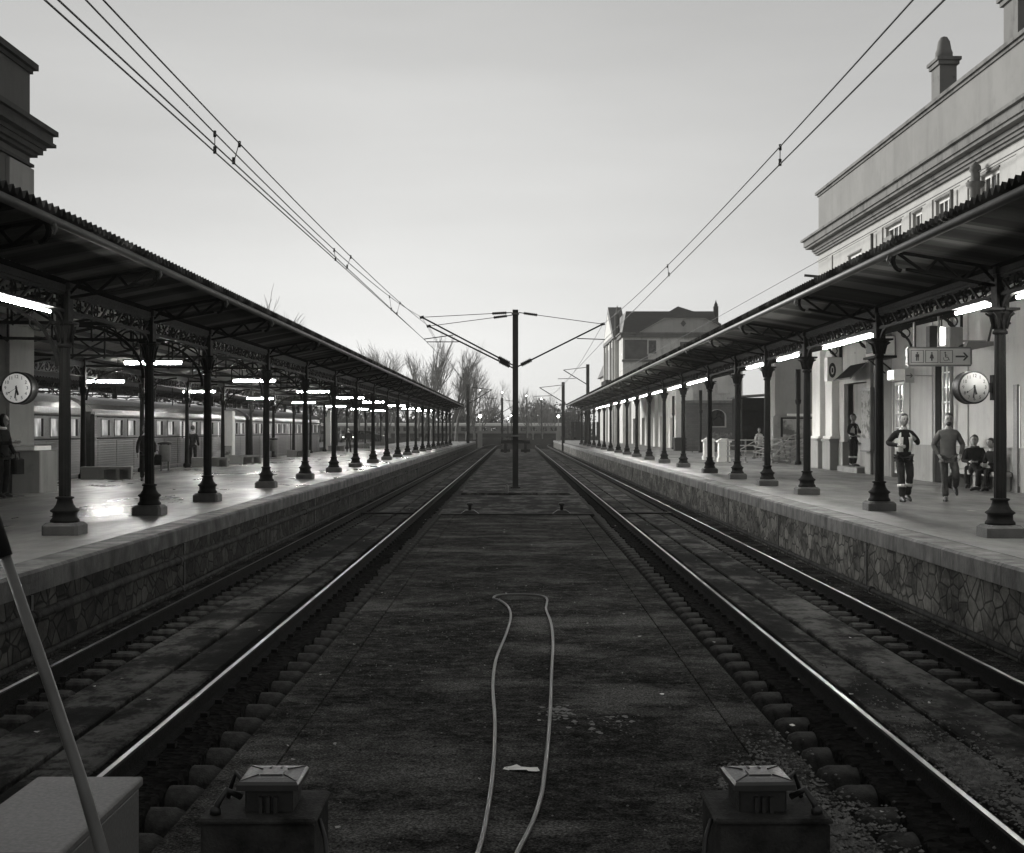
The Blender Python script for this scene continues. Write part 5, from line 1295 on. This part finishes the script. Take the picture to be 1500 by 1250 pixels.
# parked cars in the distance
def car(x,y,rz,lab):
    r=thing('parked_car',(0,0,0),lab,'car','parked cars beyond the left platform')
    prof=[(-2.1,.35),(-2.15,.75),(-1.9,.95),(-1.3,1.02),(-.7,1.42),(.7,1.46),(1.35,1.02),(1.95,.88),(2.15,.7),(2.1,.35)]
    m=MB(); m.prism(prof,(0,-.85,0),(0,1.7,0),(1,0,0),(0,0,1)); m.build('body',M['steel_dark'],r,bevel=.06)
    m=MB(); m.prism([(-1.15,1.03),(-.66,1.36),(.66,1.40),(1.2,1.03)],(0,-.87,0),(0,1.74,0),(1,0,0),(0,0,1)); m.prism([(-.7,0),(.7,0),(.6,.33),(-.6,.33)],(1.32,0,1.06),(.02,0,0),(0,1,0),(-.9,0,.9)); m.build('windows',M['win_dark'],r)
    for wx in (-1.3,1.3):
        for q in (-.8,.8):
            m=MB(); m.lathe([(.2,-.1),(.33,-.1),(.33,.1),(.2,.1)],16,(wx,q,.33),'y'); m.build('wheel',M['black'],r)
    for q in (-.6,.6):
        m=MB(); m.ell((2.12,q,.66),.05,.14,.09,8,6); m.build('headlight',M['lampglow'],r)
    r.location=(x,y,.9); r.rotation_euler=(0,0,rz)
car(-20.3,171 if 0 else 165,R(-80),'dark parked car with lit headlights seen left of the lone dark figure'); car(-18.2,166,R(175),'dark parked car seen between the sixth and seventh left columns'); car(-24.5,168,R(-95),'dark parked car near the train end')

# ------------------------------------------------------------------ people
def skin(V,E,rad,root,sub=1):
    me=bpy.data.meshes.new('tmp'); me.from_pydata([tuple(v) for v in V],E,[]); o=bpy.data.objects.new('tmp',me); col.objects.link(o)
    o.modifiers.new('s','SKIN').use_smooth_shade=True
    for i,r in enumerate(rad):
        sv=me.skin_vertices[0].data[i]; sv.radius=(r,r) if not isinstance(r,tuple) else r; sv.use_root=(i==root)
    ss=o.modifiers.new('u','SUBSURF'); ss.levels=sub; ss.render_levels=sub
    dg=bpy.context.evaluated_depsgraph_get(); dg.update()
    out=bpy.data.meshes.new_from_object(o.evaluated_get(dg)); bpy.data.objects.remove(o); bpy.data.meshes.remove(me)
    return out
def graph():
    return {'V':[], 'E':[], 'R':[], 'N':{}}
def gp_(G,name,p,r,parent=None):
    G['V'].append(Vector(p)); G['R'].append(r); i=len(G['V'])-1; G['N'][name]=i
    if parent is not None: G['E'].append((G['N'][parent],i))
from mathutils import noise as mnoise
def mesh_obj(me,name,mat,parent,fold=0,seed=0):
    if fold:
        me.update(); nn=[v.normal.copy() for v in me.vertices]
        for v,n in zip(me.vertices,nn):
            p=v.co; a=mnoise.noise(Vector((p.x*14+seed,p.y*14,p.z*7)))*1.0+mnoise.noise(Vector((p.x*26,p.y*26+seed,p.z*22)))*.6
            v.co=p+n*a*fold
    for p in me.polygons: p.use_smooth=True
    me.materials.clear(); me.materials.append(mat); o=bpy.data.objects.new(name,me); col.objects.link(o); o.parent=parent; return o
STAND=dict(pelvis=(0,0,.96),spine=(0,0,1.14),chest=(0,0,1.34),neck=(0,.01,1.47),chin=(0,-.01,1.55),head=(0,-.015,1.64),
  shL=(.160,0,1.385),shR=(-.160,0,1.385),elL=(.235,.02,1.12),elR=(-.235,.02,1.12),wrL=(.245,-.05,.88),wrR=(-.245,-.05,.88),
  hipL=(.09,0,.92),hipR=(-.09,0,.92),knL=(.10,-.02,.50),knR=(-.10,-.02,.50),anL=(.10,.02,.09),anR=(-.10,.02,.09),toL=(.12,-.14,.035),toR=(-.12,-.14,.035))
def person(loc,rz,pose,label,top,bottom,h=1.75,hair='hair',vest=None,hood=False,bag=None,beard=False,skirt=False,sole='black',fat=1.0,cap=False,scarf=None,apron=None,skinm='skin'):
    J={k:Vector(v) for k,v in {**STAND,**pose}.items()}
    root=thing('person',(0,0,0),label,'person')
    G=graph(); gp_(G,'pelvis',J['pelvis'],.115)
    gp_(G,'spine',J['spine'],.105,'pelvis'); gp_(G,'chest',J['chest'],.12,'spine'); gp_(G,'neck',J['neck'],.052,'chest'); gp_(G,'chin',J['chin'],.06,'neck')
    for s in 'LR':
        gp_(G,'sh'+s,J['sh'+s],.05,'chest'); gp_(G,'el'+s,J['el'+s],.037,'sh'+s); gp_(G,'wr'+s,J['wr'+s],.026,'el'+s)
        f=(J['wr'+s]-J['el'+s]).normalized(); sg=1 if s=='L' else -1
        side=f.cross(Vector((sg,0,0))); side=side.normalized() if side.length>.2 else Vector((0,-1,0))
        palm=J['wr'+s]+f*.07; gp_(G,'pa'+s,palm,.027,'wr'+s)
        cur=Vector((-sg,0,0))*.35
        for k in range(4):
            o_=side*(-.027+.018*k); L=(.062,.075,.072,.055)[k]
            gp_(G,'f%d'%k+s,palm+f*.03+o_,.010,'pa'+s); gp_(G,'g%d'%k+s,palm+f*(.03+L*.55)+o_+cur*.03,.009,'f%d'%k+s); gp_(G,'h%d'%k+s,palm+f*(.03+L*.85)+o_+cur*.075,.008,'g%d'%k+s)
        gp_(G,'t0'+s,J['wr'+s]+f*.045-side*.035,.011,'pa'+s); gp_(G,'t1'+s,J['wr'+s]+f*.085-side*.05+cur*.03,.009,'t0'+s)
        gp_(G,'hip'+s,J['hip'+s],.085,'pelvis'); gp_(G,'kn'+s,J['kn'+s],.055,'hip'+s); gp_(G,'an'+s,J['an'+s],.036,'kn'+s); gp_(G,'to'+s,J['to'+s],.03,'an'+s)
    me=skin(G['V'],G['E'],G['R'],0)
    # head with face joined to the same surface mesh
    hd=MB(); hc=J['head']
    def face(q):
        z=q.z/.125
        if q.y<0 and z<-.2: q=Vector((q.x*(1-.28*(-z-.2)),q.y*.98,q.z))
        if q.y>0: q=Vector((q.x,q.y*1.05,q.z))
        return q
    hd.ell(hc,.082,.102,.130,16,12,0,face)
    hd.ell(hc+Vector((0,-.098,-.015)),.014,.020,.026,8,6); hd.ell(hc+Vector((0,-.088,-.062)),.026,.010,.010,8,6)
    hd.ell(hc+Vector((.078,.005,-.01)),.012,.02,.032,8,6); hd.ell(hc+Vector((-.078,.005,-.01)),.012,.02,.032,8,6)
    hd.ell(hc+Vector((0,-.085,.024)),.055,.012,.012,8,6)
    hm=hd.mesh('h'); bm=bmesh.new(); bm.from_mesh(me); bm.from_mesh(hm); bm.to_mesh(me); bm.free()
    body=mesh_obj(me,'body',M[skinm],root)
    ey=MB()
    for q in (-.03,.03): ey.ell(hc+Vector((q,-.094,.010)),.017,.008,.009,8,6); ey.ell(hc+Vector((q,-.094,.034)),.022,.008,.005,8,6)
    ey.build('eyes',M['ink'],body)
    # hair
    hr=MB()
    def hcut(q):
        if q.y<-.02 and q.z<.045: q=Vector((q.x*.93,max(q.y,-.055),max(q.z,.02 if q.y<-.05 else q.z)))
        return q
    if hood: hr.ell(hc+Vector((0,.015,.005)),.105,.105,.145,14,10,0,lambda q: Vector((q.x,max(q.y,-.055),q.z)))
    else:
        hr.ell(hc+Vector((0,.012,.018)),.090,.114,.126,14,10,0,lambda q: Vector((q.x,q.y if (q.z>.04 or q.y>-.03) else -.03,max(q.z,-.06))))
    if cap: hr.lathe([(.085,.03),(.09,.06),(.08,.12),(.03,.14)],12,tuple(hc)); hr.ell(hc+Vector((0,-.11,.045)),.06,.05,.01,10,6)
    hr.build('hood' if hood else 'hair',M['cloth_black' if hood else hair],root)
    if beard:
        b=MB(); b.ell(hc+Vector((0,-.058,-.085)),.062,.056,.048,10,8); b.build('beard',M['hair'],root)
    # top
    G=graph(); f=fat
    hem=J['pelvis']-(J['spine']-J['pelvis']).normalized()*.07
    gp_(G,'pelvis',J['pelvis'],(.152*f,.125*f)); gp_(G,'hem',hem,(.158*f,.13*f),'pelvis'); gp_(G,'spine',J['spine'],(.145*f,.122*f),'pelvis'); gp_(G,'chest',J['chest']+Vector((0,0,-.02)),(.155*f,.128*f),'spine'); gp_(G,'neck',J['neck']+Vector((0,.005,-.02)),.075,'chest')
    for s in 'LR':
        gp_(G,'sh'+s,J['sh'+s]+Vector((0,0,-.012)),.070,'chest'); mid=(J['sh'+s]+J['el'+s])/2; gp_(G,'um'+s,mid,.064,'sh'+s); gp_(G,'el'+s,J['el'+s],.057,'um'+s); gp_(G,'wr'+s,J['wr'+s],.042,'el'+s)
    sd=random.random()*50
    mesh_obj(skin(G['V'],G['E'],G['R'],0,2),'jacket',M[top],root,.011,sd)
    G=graph(); gp_(G,'pelvis',J['pelvis']+Vector((0,0,0)),(.130*f,.108*f))
    for s in 'LR':
        gp_(G,'hip'+s,J['hip'+s]+Vector((0,0,-.05)),.092,'pelvis'); mid=(J['hip'+s]+J['kn'+s])/2; gp_(G,'m'+s,mid,.090,'hip'+s); gp_(G,'kn'+s,J['kn'+s],.076,'m'+s); q=(J['kn'+s]+J['an'+s])/2; gp_(G,'q'+s,q,.074,'kn'+s); gp_(G,'an'+s,J['an'+s]+Vector((0,0,.0)),.068,'q'+s)
    mesh_obj(skin(G['V'],G['E'],G['R'],0,2),'trousers',M[bottom],root,.012,sd+9)
    for s in 'LR':
        G=graph(); a=J['an'+s]; t_=J['to'+s]; d=(t_-a); gp_(G,'a',a+Vector((0,0,-.015)),.05); gp_(G,'h',a+d*-.25+Vector((0,0,-.045)),.042,'a'); gp_(G,'b',a+d*.5,.048,'a'); gp_(G,'c',t_+Vector((0,0,.005)),.038,'b'); gp_(G,'e',t_+d.normalized()*.05,.026,'c')
        mesh_obj(skin(G['V'],G['E'],G['R'],0),'shoe',M[sole],root)
    if vest:
        G=graph(); gp_(G,'pelvis',J['pelvis']+Vector((0,0,-.02)),(.172*f,.147*f)); gp_(G,'spine',J['spine'],(.168*f,.145*f),'pelvis'); gp_(G,'chest',J['chest'],(.178*f,.153*f),'spine'); gp_(G,'neck',J['neck']+Vector((0,.005,-.03)),.10,'chest')
        for s_ in 'LR': gp_(G,'sh'+s_,Vector((J['sh'+s_].x*.86,J['sh'+s_].y,J['sh'+s_].z+.004)),.098,'chest')
        vm=skin(G['V'],G['E'],G['R'],0,2); bm=bmesh.new(); bm.from_mesh(vm); nz=J['neck'].z
        bmesh.ops.delete(bm,geom=[q for q in bm.faces if (abs(q.calc_center_median().x-J['chest'].x)<.078 and q.calc_center_median().y<J['chest'].y) or q.calc_center_median().z<J['pelvis'].z-.13 or (q.calc_center_median()-J['neck']).length<.085],context='FACES')
        bm.to_mesh(vm); bm.free(); o=mesh_obj(vm,'vest',M[vest],root,.006,3); so_=o.modifiers.new('t','SOLIDIFY'); so_.thickness=.008
        b=MB()
        for s_ in 'LR':
            k=J['kn'+s_].lerp(J['an'+s_],.42); d=(J['an'+s_]-J['kn'+s_]).normalized(); b.tube([k-d*.03,k+d*.03],.088,12)
        b.build('reflective_band',M['cloth_light'],root,origin=(0,0,0))
    if bag:
        b=MB(); p=Vector(bag); b.cbox(p.x-.16,p.x+.16,p.y-.07,p.y+.07,p.z-.34,p.z,.03); b.tube([p+Vector((-.08,0,0)),p+Vector((-.05,0,.12)),p+Vector((.05,0,.12)),p+Vector((.08,0,0))],.01,5); b.build('handbag',M['cloth_black'],root,origin=(0,0,0))
    if scarf:
        b=MB(); b.tube([J['neck']+Vector((.08*math.cos(t_),.075*math.sin(t_),.0)) for t_ in [math.pi*k/6 for k in range(12)]],.032,6,closed=True); b.build('scarf',M[scarf],root,origin=(0,0,0))
    s=h/1.76; root.scale=(s,s,s); root.location=loc; root.rotation_euler=(0,0,rz); return root
def at(px,D,z=PZ): return ((px-755)/2000*D,D,z)
walkA=dict(pelvis=(0,0,.95),knL=(.09,-.10,.53),anL=(.09,.04,.13),toL=(.10,-.08,.045),knR=(-.09,-.10,.50),anR=(-.09,-.15,.09),toR=(-.11,-.31,.04),
  elL=(.33,.06,1.17),wrL=(.15,-.20,1.26),elR=(-.33,.05,1.17),wrR=(-.20,-.22,1.13))
person(at(1324,27.5),R(6),walkA,'man walking in dark jacket and open white vest, right beside the second right column','cloth_black','cloth_dark',1.77,vest='cloth_light',cap=False,fat=1.05)
walkB=dict(pelvis=(0,0,.94),knL=(.13,-.16,.50),anL=(.15,.10,.30),toL=(.17,.03,.16),knR=(-.08,-.06,.49),anR=(-.07,-.12,.09),toR=(-.09,-.28,.04),
  elL=(.29,.04,1.13),wrL=(.22,-.10,.93),elR=(-.29,.04,1.13),wrR=(-.20,-.10,.93))
person(at(1389,27.6),R(-8),walkB,'bearded man in grey sweater walking with both hands in his pockets under the direction sign','cloth_grey','cloth_mid',1.78,beard=True,fat=1.12,skinm='skin')
SIT=dict(pelvis=(0,0,.50),spine=(0,-.05,.68),chest=(0,-.10,.88),neck=(0,-.14,1.01),chin=(0,-.17,1.08),head=(0,-.19,1.17),shL=(.17,-.11,.94),shR=(-.17,-.11,.94),
  elL=(.24,-.15,.68),elR=(-.24,-.15,.68),wrL=(.08,-.36,.66),wrR=(-.08,-.36,.66),hipL=(.09,-.02,.48),hipR=(-.09,-.02,.48),knL=(.13,-.44,.50),knR=(-.13,-.44,.50),anL=(.14,-.46,.09),anR=(-.12,-.50,.09),toL=(.16,-.61,.035),toR=(-.15,-.66,.035))
sit1=dict(SIT); sit1.update(knR=(.02,-.46,.60),anR=(.20,-.62,.34),toR=(.24,-.74,.27))
person((11.30,33.5,PZ),R(-28),sit1,'seated man in dark jacket leaning forward with crossed legs against the station wall','cloth_black','cloth_black',1.8,scarf='cloth_mid')
person((11.50,34.3,PZ),R(-20),SIT,'seated dark figure half hidden behind the crossed legged man','cloth_black','cloth_black',1.75)
person((11.45,32.5,PZ),R(-65),SIT,'seated dark figure mostly hidden by the first right column','cloth_black','cloth_black',1.7)
r=thing('wall_bench',(11.4,33.2,PZ),'plain stone bench along the station wall carrying the seated people','bench')
m=MB(); m.cbox(11.2,11.62,31.9,35.2,1.32,1.43,.02); m.build('seat',M['dado'],r)
for y in (32.1,33.5,35.0):
    m=MB(); m.box(11.26,11.6,y-.1,y+.1,PZ,1.319); m.build('support',M['dado'],r)
r=thing('rucksack',(10.75,33.4,PZ),'dark bag standing on the floor before the seated people','bag'); m=MB(); m.ell((10.72,33.5,PZ+.17),.17,.15,.17,12,8); m.build('sack',M['cloth_black'],r); m=MB(); m.tube([(10.68,33.4,PZ+.33),(10.72,33.38,PZ+.42),(10.76,33.4,PZ+.33)],.012,5); m.build('handle',M['cloth_black'],r)
lean=dict(elL=(.20,-.08,1.14),wrL=(.12,-.28,1.18),elR=(-.21,.02,1.13),wrR=(-.12,-.2,1.05))
person((11.60,46.9,PZ+.19),R(35),lean,'man in a pale reflective vest leaning in the station doorway under the awning','cloth_black','cloth_black',1.80,vest='cloth_light')
look=dict(elR=(-.20,-.08,1.15),wrR=(-.06,-.30,1.17),elL=(.22,-.03,1.13),wrL=(.20,-.18,.92),chin=(0,-.04,1.54),head=(0,-.05,1.63))
person(at(3,29),R(75),look,'hooded person in long dark coat beside the stone block at the left edge','cloth_black','cloth_black',1.78,hood=True,bag=(.22,-.22,.84),scarf='cloth_light',fat=1.08)
person(at(213,38.7),R(20),dict(elL=(.30,.05,1.12),wrL=(.28,-.02,.88)),'person in dark clothes half hidden behind the second left column','cloth_dark','cloth_black',1.58,bag=(.34,0,.84),fat=1.1)
person((-12.95,54.8,PZ),R(175),{},'dark figure seen from behind at the train door','cloth_black','cloth_black',1.62)
person(at(510.5,88),R(10),dict(anL=(.16,.02,.09),toL=(.18,-.14,.035)),'lone dark figure standing far down the left platform','cloth_black','cloth_dark',1.58)
person(at(998,105),R(-60),{},'distant person in pale clothes beside the railing on the right platform','cloth_light','cloth_light',1.7)
person(at(1112,72,PZ-.1),R(20),{},'distant person in pale top standing before the open shed','cloth_light','cloth_dark',1.65)

# ------------------------------------------------------------------ foreground
def signal_block(s,lab):
    # concrete base with junction box, mirrored by s
    y0,y1=7.18,7.75; xa,xb=sorted((s*1.06,s*1.66)) 
    r=thing('concrete_plinth',((xa+xb)/2,7.5,.03),lab,'plinth','concrete plinths in the foreground')
    m=MB(); m.cbox(xa,xb,y0,y1,.03,.35,.02); m.build('block',M['conc_dark'],r)
    m=MB(); m.cbox(xa-.012,xb+.012,y0-.012,y1+.012,.351,.375,.012); m.build('rim',M['conc_dark'],r)
    b=thing('junction_box',((xa+xb)/2,7.45,.38),'grey ribbed junction box on the '+('left' if s<0 else 'right')+' foreground plinth','junction box','junction boxes on the plinths')
    cx=(xa+xb)/2-s*.04 ; w=.165; y=7.28
    m=MB(); m.cbox(cx-w*.78,cx+w*.78,y+.03,y+.33,.376,.50,.01); 
    for k in range(3): m.box(cx-.05+k*.04,cx-.03+k*.04,y+.0,y+.03,.376,.46)
    m.build('case',M['steel_dark'],b)
    m=MB(); vs=[]
    b.rotation_euler=(0,0,R(2.5) if s>0 else 0)
    for (i,z) in ((0,.50),(0,.53),(.012,.545),(.07,.552)): vs+=[(cx-w+i,y-.02+i,z),(cx+w-i,y-.02+i,z),(cx+w-i,y+.36-i,z),(cx-w+i,y+.36-i,z)]
    fs=[(3,2,1,0),(12,13,14,15)]
    for k in range(3):
        for i in range(4): fs.append((k*4+i,k*4+(i+1)%4,k*4+4+(i+1)%4,k*4+4+i))
    m.add(vs,fs); m.box(cx-.06,cx+.06,y+.10,y+.20,.5525,.558); lid=m.build('lid',M['box_grey'],b)
    m=MB()
    for (qx,qy) in ((-1,-1),(1,-1),(1,1),(-1,1)): m.bar((cx+qx*(w-.015),y+.17+qy*.165,.546),(cx+qx*.07,y+.17+qy*.06,.556),.008,.006)
    for q in (-.03,.03): m.box(cx+q-.006,cx+q+.006,y+.25,y+.29,.5535,.557)
    m.build('ribs',M['steel_dark'],lid)
    m=MB(); q=s*.22
    m.tube([(cx+q*.7,y+.05,.45),(cx+q*1.0,y+.0,.50),(cx+q*1.2,y-.02,.43),(cx+q*1.25,y-.02,.378)],.018,7); m.build('cable',M['black'],b); m=MB(); m.tube([(cx+q*.7,y+.2,.47),(cx+q*1.0,y+.25,.53),(cx+q*1.15,y+.28,.45),(cx+q*1.25,y+.30,.38)],.013,6)
    m.build('cable',M['black'],b); m=MB(); m.lathe([(.03,.376),(.03,.40),(.02,.42)],8,(cx+q*1.25,y-.02,0)); m.build('gland',M['black'],b)
    m=MB(); x=s*1.04 if s>0 else -1.04; x=(xa-.0 if s>0 else xb+.0)
    m.tube([(x-s*.012,7.3,.34),(x-s*.05,7.25,.25),(x-s*.07,7.2,.12),(x-s*.16,7.1,.045),(x-s*.35,6.9,.045)],.014,6); m.build('conduit',M['black'],r)
signal_block(-1,'dirty concrete plinth in the left foreground carrying a junction box'); signal_block(1,'dirty concrete plinth in the right foreground carrying a junction box')
r=thing('equipment_cabinet',(-1.74,5.1,.03),'pale grey metal cabinet at the bottom left corner behind the leaning pole','cabinet')
m=MB(); m.box(-1.945,-1.54,4.6,5.59,.03,.955); m.build('body',M['box_paint'],r,bevel=.008)
m=MB(); m.box(-1.96,-1.525,4.58,5.60,.962,1.0); m.build('lid',M['box_paint'],r,bevel=.01)
r=thing('leaning_pole',(-.8,3.9,.03),'pale pole with a dark tip leaning across the bottom left corner','pole')
pp=[P(-60,600,4),P(8,815,4.0),P(75,1010,3.98),P(118,1140,3.96),P(150,1250,3.94),]
d=(pp[-1]-pp[-2]).normalized(); t_=(.03-pp[-1].z)/d.z; pp.append(pp[-1]+d*t_)
m=MB(); m.tube(pp[1:],[.0155,.017,.018,.019,.021],14); m.build('shaft',M['pole'],r)
m=MB(); m.tube([pp[1]+Vector((.0,0,0)),pp[0]],[.021,.021],14); m.build('tip',M['black'],r)
# hose
hp=[(640,1420),(672,1330),(700,1250),(712,1200),(722,1130),(725,1060),(722,1005),(727,965),(741,930),(748,905),(745,890),(733,880),(723,876.5),(728,872.5),(745,871),(770,871),(792,873),(801,877),(801,884),(800,893),(807,912),(810,940),(808,985),(806,1040),(803,1085),(798,1130),(793,1165),(780,1205),(760,1245),(735,1300),(720,1380)]
pts=[]
for x,y in hp:
    D=2.375*2000/(y-630); pts.append(Vector(((x-755)/2000*D,D,.045)))
sm=[]
for i in range(len(pts)-1):
    p0=pts[max(i-1,0)];p1=pts[i];p2=pts[i+1];p3=pts[min(i+2,len(pts)-1)]
    for k in range(5):
        t=k/5; sm.append(.5*((2*p1)+(-p0+p2)*t+(2*p0-5*p1+4*p2-p3)*t*t+(-p0+3*p1-3*p2+p3)*t**3))
sm.append(pts[-1])
m=MB(); m.tube(sm,.0155,8); m.build('hose',M['hose'],label='long pale hose looped on the dark asphalt in the middle of the foreground',cat='hose')
# haze: the dusk air
m=MB(); m.box(-610,610,-70,720,-1.3,20.6)
hz=m.build('haze',[],kind='stuff')
hm=bpy.data.materials.new('dusk_air'); hm.use_nodes=True; n_=hm.node_tree; n_.nodes.clear()
ho=n_.nodes.new('ShaderNodeOutputMaterial'); hv=n_.nodes.new('ShaderNodeVolumePrincipled'); hv.inputs['Color'].default_value=g(.9); hv.inputs['Density'].default_value=.00045
n_.links.new(hv.outputs[0],ho.inputs['Volume']); hz.data.materials.append(hm)
